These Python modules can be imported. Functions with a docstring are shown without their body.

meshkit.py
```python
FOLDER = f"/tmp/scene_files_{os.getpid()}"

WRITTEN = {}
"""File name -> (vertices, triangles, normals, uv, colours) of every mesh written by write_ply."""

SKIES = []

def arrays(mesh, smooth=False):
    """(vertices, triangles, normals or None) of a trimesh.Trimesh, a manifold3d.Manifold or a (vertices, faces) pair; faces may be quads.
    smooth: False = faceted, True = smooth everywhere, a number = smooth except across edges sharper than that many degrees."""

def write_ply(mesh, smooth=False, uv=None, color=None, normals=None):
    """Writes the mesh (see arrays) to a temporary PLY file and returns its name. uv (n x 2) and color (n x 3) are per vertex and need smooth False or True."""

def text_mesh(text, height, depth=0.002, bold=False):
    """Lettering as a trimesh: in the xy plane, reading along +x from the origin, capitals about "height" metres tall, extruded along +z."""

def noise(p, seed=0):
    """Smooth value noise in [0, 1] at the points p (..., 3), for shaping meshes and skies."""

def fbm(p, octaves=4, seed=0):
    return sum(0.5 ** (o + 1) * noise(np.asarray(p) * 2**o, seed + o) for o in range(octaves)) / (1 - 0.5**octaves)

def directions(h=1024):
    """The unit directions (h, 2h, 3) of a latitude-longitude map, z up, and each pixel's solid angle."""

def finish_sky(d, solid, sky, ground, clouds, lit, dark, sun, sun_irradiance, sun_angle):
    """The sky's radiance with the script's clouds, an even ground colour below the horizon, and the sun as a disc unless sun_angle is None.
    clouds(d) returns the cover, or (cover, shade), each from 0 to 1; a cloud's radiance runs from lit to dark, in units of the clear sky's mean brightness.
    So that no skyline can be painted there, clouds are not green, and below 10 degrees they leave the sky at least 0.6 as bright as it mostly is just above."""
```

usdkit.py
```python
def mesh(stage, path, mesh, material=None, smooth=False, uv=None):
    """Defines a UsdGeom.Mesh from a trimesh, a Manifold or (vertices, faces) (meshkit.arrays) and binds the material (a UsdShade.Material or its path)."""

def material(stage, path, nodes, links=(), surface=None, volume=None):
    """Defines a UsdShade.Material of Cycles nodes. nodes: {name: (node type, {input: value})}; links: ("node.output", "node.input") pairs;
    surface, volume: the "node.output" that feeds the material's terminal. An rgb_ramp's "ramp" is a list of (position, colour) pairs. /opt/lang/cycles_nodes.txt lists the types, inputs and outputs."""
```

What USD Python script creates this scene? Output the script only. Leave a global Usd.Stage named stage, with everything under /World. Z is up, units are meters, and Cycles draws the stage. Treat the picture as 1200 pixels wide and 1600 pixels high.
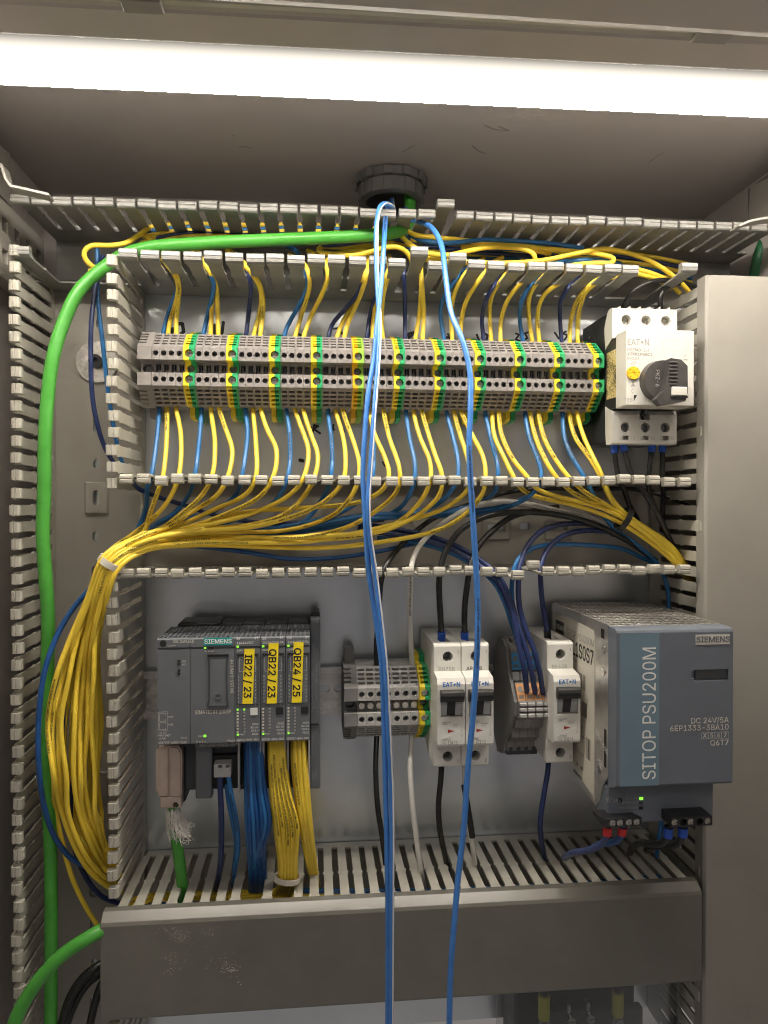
import math, random
import numpy as np, trimesh, usdkit, meshkit, manifold3d
from pxr import Usd, UsdGeom, UsdLux, UsdShade, Gf, Sdf
from shapely.geometry import Polygon, LineString, Point, box as sbox
from shapely.ops import unary_union
rng = random.Random(7)
stage = Usd.Stage.CreateInMemory()
UsdGeom.SetStageUpAxis(stage, UsdGeom.Tokens.z); UsdGeom.SetStageMetersPerUnit(stage, 1.0)
UsdGeom.Xform.Define(stage, '/World'); UsdGeom.Scope.Define(stage, '/World/Looks')

# ---------------------------------------------------------------- camera (mm, depth d is measured from the mounting plate towards the viewer)
ZO = 1200.0
D = 560.0
YAW, PITCH, ROLL, FPX = math.radians(5.6), math.radians(-0.5), 0.0, 1150.0
Fv = np.array([math.sin(YAW)*math.cos(PITCH), math.cos(YAW)*math.cos(PITCH), math.sin(PITCH)])
Rv = np.array([math.cos(YAW), -math.sin(YAW), 0.0]); Uv = np.cross(Rv, Fv)
cam = UsdGeom.Camera.Define(stage, '/World/camera')
cam.AddTransformOp().Set(Gf.Matrix4d(*Rv, 0, *Uv, 0, *(-Fv), 0, 0, -D/1000, ZO/1000, 1))
cam.CreateFocalLengthAttr(25.0); cam.CreateHorizontalApertureAttr(25.0*1200/FPX); cam.CreateVerticalApertureAttr(25.0*1600/FPX)
cam.CreateClippingRangeAttr(Gf.Vec2f(0.01, 50)); cam.GetPrim().CreateAttribute('exposure', Sdf.ValueTypeNames.Float).Set(0.0)

# ---------------------------------------------------------------- room light: a dim even surround plus an added fill (the cabinet lamp, built below, is the main light)
dome = UsdLux.DomeLight.Define(stage, '/World/room_ambient')
M_amb = usdkit.material(stage, '/World/Looks/room_ambient', {'b': ('background_shader', {'color': (1.0, 0.92, 0.86), 'strength': 0.20})}, surface='b.background')
UsdShade.MaterialBindingAPI.Apply(dome.GetPrim()).Bind(M_amb)
LAMP = 46.0
LAMP_COLOR = (1.0, 0.92, 0.80)
room = UsdLux.RectLight.Define(stage, '/World/added_fill_light')  # unseen fill added above and behind the camera to brighten front faces
room.CreateWidthAttr(1.2); room.CreateHeightAttr(0.6); room.CreateIntensityAttr(2.6); room.CreateColorAttr(Gf.Vec3f(1.0, 0.95, 0.88))
room.AddTranslateOp().Set(Gf.Vec3d(0.3, -1.9, ZO/1000+1.3)); room.AddRotateXYZOp().Set(Gf.Vec3f(35, 0, 0))

def W(px, py, d):
    """the point (x, d, z) in mm at depth d seen at the pixel of the 1200x1600 photograph"""
    r = Fv + Rv*(px-600)/FPX - Uv*(py-800)/FPX
    r = r*(D-d)/r[1]
    return np.array([r[0], d, r[2]])
def WX(px, py, d): return W(px, py, d)[0]
def WZ(px, py, d): return W(px, py, d)[2]

# ---------------------------------------------------------------- materials
MAT = {}
def mat(name, color, rough=0.45, metal=0.0, vary=0.06, vscale=60, bump=0.0, bscale=900, bev=0.3, spec=0.5, dirt=None, **kw):
    n = {'g': ('geometry', {}), 'n': ('noise_texture', {'scale': float(vscale), 'detail': 4.0, 'roughness': 0.6}),
         'r': ('rgb_ramp', {'ramp': [(0.3, tuple(c*(1-vary) for c in color)), (0.7, tuple(min(1, c*(1+vary)) for c in color))]}),
         'p': ('principled_bsdf', {'metallic': metal, 'specular_ior_level': spec, **kw})}
    l = [('g.position', 'n.vector'), ('n.fac', 'r.fac'), ('r.color', 'p.base_color')]
    n['m'] = ('map_range', {'from_min': 0.3, 'from_max': 0.7, 'to_min': max(0.05, rough-0.08), 'to_max': rough+0.08})
    l += [('n.fac', 'm.value'), ('m.result', 'p.roughness')]
    src = None
    if bev:
        n['b'] = ('bevel', {'samples': 3, 'radius': bev/1000}); src = 'b.bevel'
    if bump:
        n['n2'] = ('noise_texture', {'scale': float(bscale), 'detail': 3.0}); n['u'] = ('bump', {'strength': bump, 'distance': 0.0004})
        l += [('g.position', 'n2.vector'), ('n2.fac', 'u.height')]
        if src: l.append((src, 'u.normal'))
        src = 'u.normal'
    if src: l.append((src, 'p.normal'))
    MAT[name] = usdkit.material(stage, '/World/Looks/'+name, n, l, surface='p.BSDF')
    return MAT[name]
def mat_emit(name, color, s):
    MAT[name] = usdkit.material(stage, '/World/Looks/'+name, {'e': ('emission', {'color': color, 'strength': s})}, surface='e.emission')

mat('enclosure_paint', (.40, .365, .345), .42, vary=.04, vscale=14, bump=.12, bscale=1300)
mat('panel_paint', (.34, .315, .28), .45, vary=.06, vscale=25, bump=.1, bscale=1200)
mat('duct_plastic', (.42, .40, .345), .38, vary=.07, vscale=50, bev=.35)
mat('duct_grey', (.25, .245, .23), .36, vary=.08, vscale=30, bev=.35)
mat('cover_plastic', (.30, .285, .255), .40, vary=.06, vscale=18, bump=.05, bev=.6)
mat('cover_grey', (.155, .147, .127), .25, vary=.12, vscale=9, bump=.05, bev=.6)
mat('terminal_grey', (.25, .23, .22), .5, vary=.08, vscale=150, bev=.15)
mat('terminal_light', (.40, .395, .38), .5, vary=.08, vscale=150, bev=.15)
mat('terminal_dark', (.20, .195, .19), .5, vary=.08, vscale=150, bev=.2)
mat('earth_yellow', (.83, .63, .035), .42, vary=.07, vscale=120, bev=.15)
mat('earth_green', (.025, .33, .12), .42, vary=.1, vscale=120, bev=.15)
mat('lime_green', (.27, .50, .06), .42, vary=.1, vscale=120, bev=.15)
mat('hole_black', (.012, .012, .012), .6, bev=0)
mat('black_plastic', (.022, .022, .024), .42, vary=.15, vscale=80, bev=.3)
mat('knob_grey', (.055, .052, .05), .36, vary=.1, vscale=80, bev=.5)
mat('gland_plastic', (.10, .095, .09), .5, vary=.1, vscale=80, bev=.5)
mat('breaker_white', (.66, .645, .60), .4, vary=.03, vscale=40, bev=.35)
mat('device_white', (.58, .565, .515), .42, vary=.03, vscale=40, bev=.4)
mat('inner_grey', (.42, .42, .42), .45, bev=.2)
mat('plc_grey', (.127, .136, .15), .5, vary=.07, vscale=60, bump=.1, bscale=2500, bev=.3)
mat('plc_dark', (.055, .06, .067), .5, vary=.1, vscale=60, bev=.3)
mat('psu_front', (.138, .156, .188), .42, vary=.05, vscale=40, bump=.1, bscale=2500, bev=.6)
mat('psu_stripe', (.15, .225, .285), .42, vary=.04, vscale=40, bev=0)
mat('teal', (.01, .30, .29), .4, bev=0)
mat('badge_silver', (.55, .52, .47), .4, bev=0)
mat('print_white', (.72, .72, .70), .5, bev=0)
mat('print_cream', (.60, .57, .50), .5, bev=0)
mat('print_grey', (.30, .29, .28), .5, bev=0)
mat('print_black', (.015, .015, .015), .5, bev=0)
mat('print_blue', (.01, .16, .52), .45, bev=0)
mat('print_red', (.32, .03, .02), .45, bev=0)
mat('label_yellow', (.93, .72, .02), .45, vary=.02, bev=0)
mat('paper', (.62, .585, .50), .5, vary=.05, vscale=30, bump=.35, bscale=70, bev=0)
mat('ink_black', (.012, .012, .015), .55, bev=0)
mat('wire_yellow', (.84, .61, .055), .42, vary=.05, vscale=70, bev=0)
mat('wire_blue', (.025, .15, .38), .33, vary=.08, vscale=70, bev=0)
mat('wire_hang', (.055, .20, .56), .3, vary=.06, vscale=70, bev=0)
mat('wire_navy', (.02, .034, .115), .33, vary=.1, vscale=70, bev=0)
mat('wire_black', (.014, .014, .014), .3, vary=.2, vscale=70, bump=.3, bscale=700, bev=0)
mat('wire_white', (.66, .64, .60), .38, vary=.05, vscale=70, bev=0)
mat('wire_deepblue', (.01, .07, .24), .33, vary=.1, vscale=70, bev=0)
mat('cable_green', (.07, .34, .045), .36, vary=.1, vscale=50, bev=0)
mat('ferrule_blue', (.02, .09, .50), .35, bev=0)
mat('ferrule_red', (.62, .03, .03), .35, bev=0)
mat('tie_white', (.66, .62, .55), .4, bev=.2)
mat('orange', (.72, .33, .12), .42, bev=.1)
mat('block_blue', (.06, .30, .60), .42, bev=.1)
mat('screw_metal', (.62, .60, .57), .3, metal=1.0, vary=.12, vscale=600, bev=.15)
mat('dark_metal', (.20, .20, .21), .35, metal=1.0, vary=.2, vscale=600, bev=0)
mat('aluminium', (.62, .59, .55), .34, metal=.85, vary=.06, vscale=25, bump=.06, bscale=600, bev=.5)
mat('rail_zinc', (.76, .74, .72), .27, metal=.9, vary=.06, vscale=90, bev=.4)
mat('plug_metal', (.56, .45, .39), .42, metal=.6, vary=.1, vscale=120, bump=.2, bscale=1200, bev=.6)
mat('braid', (.85, .82, .78), .35, metal=.3, bev=0)
mat('cable_dark_green', (.02, .12, .05), .4, bev=0)
mat('dial_yellow', (.85, .50, .02), .4, bev=.3)
mat('sleeve_yellow', (.74, .70, .07), .25, bev=0)
mat('wire_slate', (.045, .065, .17), .35, vary=.1, bev=0)
mat('steel_dark', (.14, .135, .13), .45, vary=.1, vscale=40, bev=.5)
mat('mark_dark', (.27, .24, .22), .6, bev=0)
mat('scuff_light', (.66, .64, .60), .5, bev=0)
mat_emit('led_green', (.35, 1.0, .08), 1.0)
# opal lamp cover: even glow, fading towards its rim on the room side
MAT['lamp_glow'] = usdkit.material(stage, '/World/Looks/lamp_glow', {'g': ('geometry', {}), 's': ('separate_xyz', {}), 'm': ('map_range', {'from_min': -.197, 'from_max': -.186, 'to_min': 0.0, 'to_max': 1.0, 'clamp': True}),
    'm2': ('map_range', {'from_min': -.208, 'from_max': -.189, 'to_min': 0.2, 'to_max': 1.5, 'clamp': True}),
    'w': ('math', {'math_type': 'power', 'value2': 6.0}), 'k': ('math', {'math_type': 'multiply_add', 'value2': LAMP}), 'e': ('emission', {'color': LAMP_COLOR})},
    [('g.position', 's.vector'), ('s.y', 'm.value'), ('s.y', 'm2.value'), ('m.result', 'w.value1'), ('w.value', 'k.value1'), ('m2.result', 'k.value3'), ('k.value', 'e.strength')], surface='e.emission')
# galvanised steel: fine spangle and blotches
MAT['galvanised'] = usdkit.material(stage, '/World/Looks/galvanised', {
    'g': ('geometry', {}), 'v': ('voronoi_texture', {'scale': 1500.0}), 'n': ('noise_texture', {'scale': 11.0, 'detail': 3.0, 'roughness': .5}),
    'f': ('noise_texture', {'scale': 150.0, 'detail': 5.0, 'roughness': .62}), 'bw': ('rgb_to_bw', {}),
    'c': ('mix_color', {'fac': .06}), 'r': ('rgb_ramp', {'ramp': [(.2, (.66, .695, .74)), (.5, (.76, .795, .84)), (.8, (.85, .88, .915))]}),
    'rr': ('map_range', {'from_min': .1, 'from_max': .9, 'to_min': .22, 'to_max': .34}),
    'u': ('bump', {'strength': .22, 'distance': .0006}), 'p': ('principled_bsdf', {'metallic': .88})},
    [('g.position', 'v.vector'), ('g.position', 'n.vector'), ('g.position', 'f.vector'), ('v.color', 'bw.color'), ('n.fac', 'c.a'), ('bw.val', 'c.b'),
     ('c.result', 'r.fac'), ('r.color', 'p.base_color'), ('n.fac', 'rr.value'), ('rr.result', 'p.roughness'), ('f.fac', 'u.height'), ('u.normal', 'p.normal')], surface='p.BSDF')
MAT['clear_sheet'] = usdkit.material(stage, '/World/Looks/clear_sheet', {
    't': ('transparent_bsdf', {'color': (.86, .87, .88)}), 'g': ('glossy_bsdf', {'roughness': .08}), 'f': ('fresnel', {'IOR': 1.5}), 'm': ('mix_closure', {})},
    [('f.fac', 'm.fac'), ('t.BSDF', 'm.closure1'), ('g.BSDF', 'm.closure2')], surface='m.closure')

# ---------------------------------------------------------------- building helpers
USED = {}
def numbered(path):
    k = USED.get(path, -1) + 1; USED[path] = k
    return path if k == 0 else '%s_%03d' % (path, k)
def tag(p, label=None, cat=None, group=None, kind=None):
    p = p.GetPrim() if hasattr(p, 'GetPrim') else p
    for k, v in (('label', label), ('category', cat), ('group', group), ('kind', kind)):
        if v: p.SetCustomDataByKey(k, v)
    return p
def thing(name, label, cat, group=None, at=(0, 0, 0)):
    x = UsdGeom.Xform.Define(stage, numbered('/World/'+name))
    x.AddTranslateOp().Set(Gf.Vec3d(at[0]/1000, -at[1]/1000, at[2]/1000))
    return tag(x, label, cat, group)
def copy_of(src, name, label, at, group=None):
    x = UsdGeom.Xform.Define(stage, numbered('/World/'+name))
    x.AddTranslateOp().Set(Gf.Vec3d(at[0]/1000, -at[1]/1000, at[2]/1000))
    p = x.GetPrim(); p.GetReferences().AddInternalReference(src.GetPath()); p.SetInstanceable(True)
    cd = src.GetCustomData()
    return tag(p, label, cd['category'], group or cd.get('group'))
def oriented(v, f):
    m = trimesh.Trimesh(v, f, process=False)
    if m.volume < 0: m.invert()
    return m
class MB:
    """collects shapes given in (x, d, z) mm"""
    def __init__(s): s.m = []
    def add(s, m):
        s.m.append(m); return s
    def box(s, x0, x1, d0, d1, z0, z1, c=0.0):
        if c:
            P = []
            for x, sx in ((x0, 1), (x1, -1)):
                for y, sy in ((d0, 1), (d1, -1)):
                    for z, sz in ((z0, 1), (z1, -1)):
                        P += [(x+sx*c, y+sy*c, z), (x+sx*c, y, z+sz*c), (x, y+sy*c, z+sz*c)]
            h = trimesh.convex.convex_hull(np.array(P)); return s.add(trimesh.Trimesh(h.vertices, h.faces, process=False))
        b = trimesh.creation.box(extents=(abs(x1-x0), abs(d1-d0), abs(z1-z0))); b.apply_translation(((x0+x1)/2, (d0+d1)/2, (z0+z1)/2)); return s.add(b)
    def ext(s, poly, a0, a1, axis):
        """polygon extruded along x ('x': polygon in (d,z)), z ('z': (x,d)) or d ('d': (x,z))"""
        if not hasattr(poly, 'exterior') and not hasattr(poly, 'geoms'): poly = Polygon(poly)
        if not poly.is_valid: poly = poly.buffer(0)
        for g in getattr(poly, 'geoms', [poly]):
            e = trimesh.creation.extrude_polygon(g, abs(a1-a0), engine='earcut'); v = np.array(e.vertices); h = v[:, 2]+min(a0, a1)
            v2 = {'x': np.c_[h, v[:, 0], v[:, 1]], 'z': np.c_[v[:, 0], v[:, 1], h], 'd': np.c_[v[:, 0], h, v[:, 1]]}[axis]
            s.add(oriented(v2, e.faces))
        return s
    def cyl(s, p0, p1, r, n=16, r1=None):
        p0, p1 = np.array(p0, float), np.array(p1, float); a = p1-p0; L = np.linalg.norm(a); a /= L
        t = np.cross(a, (0, 0, 1) if abs(a[2]) < .9 else (1, 0, 0)); t /= np.linalg.norm(t); b = np.cross(a, t)
        an = np.linspace(0, 2*np.pi, n, endpoint=False); ring = np.outer(np.cos(an), t)+np.outer(np.sin(an), b)
        r1 = r if r1 is None else r1
        v = np.vstack([p0+ring*r, p1+ring*r1, p0, p1]); i = np.arange(n); j = (i+1) % n
        f = np.vstack([np.c_[i, j, i+n], np.c_[j, j+n, i+n], np.c_[j, i, np.full(n, 2*n)], np.c_[i+n, j+n, np.full(n, 2*n+1)]])
        return s.add(oriented(v, f))
    def tube(s, pts, r, n=10, res=2.5, cap=True):
        return s.add(tube_mesh(pts, r, n, res))
    def hull(s, pts):
        h = trimesh.convex.convex_hull(np.array(pts, float)); return s.add(trimesh.Trimesh(h.vertices, h.faces, process=False))
    def cut(s, cutters):
        a = trimesh.util.concatenate(s.m); a.merge_vertices()
        c = trimesh.util.concatenate(cutters.m)
        def mf(t):
            t = t.copy(); t.merge_vertices()
            return manifold3d.Manifold(manifold3d.Mesh(np.asarray(t.vertices, np.float32), np.asarray(t.faces, np.uint32)))
        A = mf(s.m[0])
        for t in s.m[1:]: A = A + mf(t)
        B = mf(cutters.m[0])
        for t in cutters.m[1:]: B = B + mf(t)
        r = (A-B).to_mesh()
        s.m = [trimesh.Trimesh(r.vert_properties[:, :3], r.tri_verts, process=False)]; return s
    def text(s, txt, h, at, right=(1, 0, 0), up=(0, 0, 1), align='l', sx=1.0, bold=False, lift=.06):
        m = text_cached(txt, bold); v = m[0]*h; w = v[:, 0].max()*sx; x = v[:, 0]*sx - {'l': 0, 'c': w/2, 'r': w}[align]
        r, u = np.array(right, float), np.array(up, float); n = np.cross(r, u)   # in (x,d,z): right x up points to -d
        if abs(n[1]) > .5: n = np.array([0, 1.0, 0])
        v2 = np.array(at, float)+np.outer(x, r)+np.outer(v[:, 1], u)+np.outer(v[:, 2]*(.12/max(h, 1e-6))+lift-.06, n)
        return s.add(oriented(v2, m[1]))
    def build(s, name, material, parent=None, label=None, cat=None, group=None, kind=None, smooth=False, off=True):
        m = trimesh.util.concatenate(s.m) if len(s.m) > 1 else s.m[0]
        v = np.array(m.vertices); f = np.array(m.faces)
        v = np.c_[v[:, 0], -v[:, 1], v[:, 2]+(ZO if off else 0)]/1000.0; f = f[:, ::-1]
        base = str(parent.GetPath()) if parent else '/World'
        g = usdkit.mesh(stage, numbered(base+'/'+name), trimesh.Trimesh(v, f, process=False), MAT[material], smooth=smooth)
        return tag(g, label, cat, group, kind)
def eaton(mb, x, d, z, h, width):
    a, n = text_cached('EAT', True)[0][:, 0].max()*h, text_cached('N', True)[0][:, 0].max()*h
    s = (width*.80)/(a+n); mb.text('EAT', h, (x, d, z), bold=True, sx=s); mb.text('N', h, (x+width, d, z), bold=True, sx=s, align='r')
    c = x+a*s+width*.105; return mb.cyl((c, d, z+h*.48), (c, d+.06, z+h*.48), width*.062, 14)
def fit(txt, h, width, bold=False): return width/(text_cached(txt, bold)[0][:, 0].max()*h)
_T = {}
def text_cached(txt, bold):
    if (txt, bold) not in _T:
        m = meshkit.text_mesh(txt, 1.0, 1.0, bold); _T[(txt, bold)] = (np.array(m.vertices), np.array(m.faces))
    return _T[(txt, bold)]
def spline(pts, res=2.5):
    P = np.array(pts, float)
    if len(P) == 2: P = np.vstack([P[0], (P[0]+P[1])/2, P[1]])
    E = np.vstack([2*P[0]-P[1], P, 2*P[-1]-P[-2]]); out = []
    t = np.concatenate([[0], np.cumsum(np.linalg.norm(np.diff(E, axis=0), axis=1)**.5+1e-6)])
    for i in range(1, len(E)-2):
        n = max(2, int(np.linalg.norm(E[i+1]-E[i])/res)); u = np.linspace(t[i], t[i+1], n, endpoint=False)[:, None]
        A1 = (t[i]-u)/(t[i]-t[i-1])*E[i-1]+(u-t[i-1])/(t[i]-t[i-1])*E[i]; A2 = (t[i+1]-u)/(t[i+1]-t[i])*E[i]+(u-t[i])/(t[i+1]-t[i])*E[i+1]
        A3 = (t[i+2]-u)/(t[i+2]-t[i+1])*E[i+1]+(u-t[i+1])/(t[i+2]-t[i+1])*E[i+2]
        B1 = (t[i+1]-u)/(t[i+1]-t[i-1])*A1+(u-t[i-1])/(t[i+1]-t[i-1])*A2; B2 = (t[i+2]-u)/(t[i+2]-t[i])*A2+(u-t[i])/(t[i+2]-t[i])*A3
        out.append((t[i+1]-u)/(t[i+1]-t[i])*B1+(u-t[i])/(t[i+1]-t[i])*B2)
    c = np.vstack(out+[E[-2][None]])
    for _ in range(2): c[1:-1] = .25*c[:-2]+.5*c[1:-1]+.25*c[2:]
    return c
def frames(c):
    T = np.gradient(c, axis=0); T /= np.linalg.norm(T, axis=1)[:, None]
    n = np.cross(T[0], (0, 1, .01)); n /= np.linalg.norm(n); N = [n]
    for k in range(1, len(c)):
        n = N[-1]-T[k]*(N[-1]@T[k]); N.append(n/np.linalg.norm(n))
    N = np.array(N); return T, N, np.cross(T, N)
def tube_mesh(pts, r, n=10, res=2.5):
    c = spline(pts, res); T, N, B = frames(c); k = len(c); an = np.linspace(0, 2*np.pi, n, endpoint=False)
    v = (c[:, None]+r*(np.cos(an)[None, :, None]*N[:, None]+np.sin(an)[None, :, None]*B[:, None])).reshape(-1, 3)
    i = (np.arange(k-1)[:, None]*n+np.arange(n)[None]).ravel(); j = (np.arange(k-1)[:, None]*n+(np.arange(n)+1)[None] % n).ravel()
    f = np.vstack([np.c_[i, j, j+n], np.c_[i, j+n, i+n]])
    v = np.vstack([v, c[0], c[-1]]); a = np.arange(n); b = (a+1) % n
    f = np.vstack([f, np.c_[b, a, np.full(n, k*n)], np.c_[a+(k-1)*n, b+(k-1)*n, np.full(n, k*n+1)]])
    return oriented(v, f)
CAMP = np.array([0, D, 0.0])
def wire_print(pts, r, text, start, h=1.15, turn=0.0):
    """black lettering wrapped on a wire, on its front side"""
    c = spline(pts, 1.0); T, N, B = frames(c); s = np.concatenate([[0], np.cumsum(np.linalg.norm(np.diff(c, axis=0), axis=1))])
    v, f = text_cached(text, True); u = v[:, 0]*h*1.05+start; a = (v[:, 1]*h-h/2)/r+turn
    ok = v[:, 2] > -1
    if u.max() > s[-1]-1: return None
    k = lambda A: np.c_[[np.interp(u, s, A[:, q]) for q in range(3)]].T
    C, Tt = k(c), k(T); out = np.array([0, 1.0, 0])[None]-Tt*Tt[:, 1:2]; out /= np.linalg.norm(out, axis=1)[:, None]
    side = np.cross(Tt, out)
    flip = 1.0
    side = side*flip
    rr = r+.05+v[:, 2]*.04
    p = C+rr[:, None]*(np.cos(a)[:, None]*out+np.sin(a)[:, None]*side)
    return oriented(p, f)
PRINT = 'ALAN WIRE 18 AWG (UL) E81039 TYPE MTW 600V CLASS K VW-1 AWM 1032-1230-1345 CSA TEW 105°C FT1 119676'
def wire(pts, r, m, label, name='wire', cat='wire', group=None, prints=(), pix=True, n=10, turn=0.0, stripe=None, ferrule=None):
    P = [W(*p) for p in pts] if pix else pts
    if not prints and not stripe and not ferrule:
        return MB().tube(P, r, n).build(name, m, None, label, cat, group, smooth=60)
    t = thing(name, label, cat, group)
    MB().tube(P, r, n).build('insulation', m, t, smooth=60)
    for (st, a, b) in prints:
        q = wire_print(P, r, PRINT[a:b], st, turn=turn)
        if q is not None: MB().add(q).build('print', 'print_black', t)
    if stripe:
        c = spline(P, 2.5); T, N, B = frames(c); o = np.array([.55, .83, 0])[None]-T*(T@np.array([.55, .83, 0]))[:, None]; o /= np.linalg.norm(o, axis=1)[:, None]
        MB().tube(list((c+o*(r-.25))[::3]), .55, 8).build('stripe', stripe, t, smooth=60)
    if ferrule:
        a, b, mm = ferrule; c = spline(P, 1.0)
        MB().cyl(c[a], c[b], r+.75, 14, r+.6).build('ferrule', mm, t, smooth=40)
    return t
ORD = ['first', 'second', 'third', 'fourth', 'fifth', 'sixth', 'seventh', 'eighth', 'ninth', 'tenth', 'eleventh', 'twelfth', 'thirteenth', 'fourteenth', 'fifteenth', 'sixteenth', 'seventeenth', 'eighteenth']

# ================================================================ cabinet shell
CEIL, XL, XR, BACK = 246.0, -211.0, 335.0, -45.0
cab = thing('electrical_cabinet', 'grey painted sheet steel cabinet around all the wiring, open at the front', 'cabinet')
MB().box(XL-1.5, XR+1.5, BACK-1.5, 420, CEIL, CEIL+1.5).build('top_panel', 'enclosure_paint', cab)
MB().box(XL-1.5, XL, BACK, 420, -420, CEIL).build('side_panel', 'enclosure_paint', cab)
MB().box(XR, XR+1.5, BACK, 420, -420, CEIL).build('side_panel', 'enclosure_paint', cab)
MB().box(XL, XR, BACK-1.5, BACK, -420, CEIL-.01).build('back_panel', 'enclosure_paint', cab)
# front header of the cabinet above the lamp
MB().ext([(247, 246), (247, 211), (249, 208.5), (253, 207.5), (420, 199), (420, 246)], XL, XR, 'x').build('front_rim', 'enclosure_paint', cab)
MB().box(XL, XR, 242, 246.9, 218, 246).build('front_header', 'panel_paint', cab)
# perforated rail running in depth at the top left
rail = MB().box(XL+1, XL+12, -14, 120, 148, 198)
cutter = MB()
for k in range(9):
    d0 = -8+k*20
    cutter.box(XL-3, XL+60, d0, d0+9, 178, 187); cutter.box(XL-3, XL+60, d0, d0+9, 158, 167); cutter.cyl((XL-3, d0+14, 172), (XL+60, d0+14, 172), 2, 10)
rail.cut(cutter).build('depth_rail', 'panel_paint', cab)
# bent sheet brackets in the two upper corners, their cut edges bright
def sheet(pts, d0, d1, th, nm, m):
    MB().ext(LineString([(W(*p, d1)[0], W(*p, d1)[2]) for p in pts]).buffer(th/2, join_style=1), d0, d1, 'd').build(nm, m, cab)
sheet([(-14, 246), (2, 258), (8, 278), (16, 290), (40, 295), (74, 303)], 90, 100, 1.5, 'corner_bracket', 'cover_plastic')
sheet([(1156, 352), (1172, 345), (1192, 341), (1216, 338)], 90, 100, 1.5, 'corner_bracket', 'cover_plastic')
for sgn, x0 in ((1, XL), (-1, XR)):
    MB().box(x0+sgn*.5, x0+sgn*5, 30, 96, 212, 240, 1).build('corner_gusset', 'steel_dark', cab)
    MB().box(x0+sgn*5.2, x0+sgn*8, 60, 74, 214, 230, 1).build('corner_catch', 'panel_paint', cab)
    MB().ext([(30, 205), (90, 205), (60, 236), (34, 240)], x0+sgn*5.2, x0+sgn*6.6, 'x').build('corner_web', 'panel_paint', cab)
# scratches on the ceiling
def ceil_pt(px, py):
    r = Fv+Rv*(px-600)/FPX-Uv*(py-800)/FPX; r = r*((CEIL-.05)/r[2]); return np.array([r[0], r[1]+0.0])
for pts, w in (([(373, 230), (383, 229), (393, 231)], .7), ([(628, 238), (638, 232), (648, 227)], .8), ([(738, 228), (748, 236), (757, 240)], 1.0), ([(757, 196), (772, 202), (795, 204), (780, 198)], 1.0), ([(1014, 254), (1024, 246), (1036, 238)], .45), ([(362, 211), (366, 212)], .4)):
    q = [ceil_pt(*p) for p in pts]
    ls = LineString([(a[0], D-a[1]) for a in q]).buffer(w*.6)
    MB().ext(ls, CEIL-.15, CEIL+.1, 'z').build('scratch', 'mark_dark', cab)

# ================================================================ lamp
class TL(MB):
    def build(s, *a, **k):   # the lamp hangs slightly askew
        for q in s.m: v = np.array(q.vertices); v[:, 2] += (v[:, 0]-40)*.0108; q.vertices = v
        return MB.build(s, *a, **k)
lamp = thing('strip_lamp', 'lit white strip lamp fixed under the cabinet top across the whole width', 'lamp')
TL().ext([(158, 222.5), (158, 220.8), (186, 220.8), (197, 219.9), (206, 218.0), (206.6, 222.5)], XL+6, XR-6, 'x').build('diffuser', 'lamp_glow', lamp)
refl = [(206.8, 222), (206.8, 217.5), (208, 217.3), (216, 216.9), (229, 216.2), (231, 217), (231, 222)]
TL().ext(refl, XL+6, XR-6, 'x').build('housing', 'enclosure_paint', lamp)
TL().box(XL+6, XR-6, 156.4, 231, 222.6, 241).build('housing_box', 'enclosure_paint', lamp)
TL().ext([(232, 221), (231.6, 217), (233, 215.4), (235, 215.9), (238.4, 215.3), (240, 216.5), (240, 221)], XL+6, XR-6, 'x').build('fixing_strip', 'duct_plastic', lamp)
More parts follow.
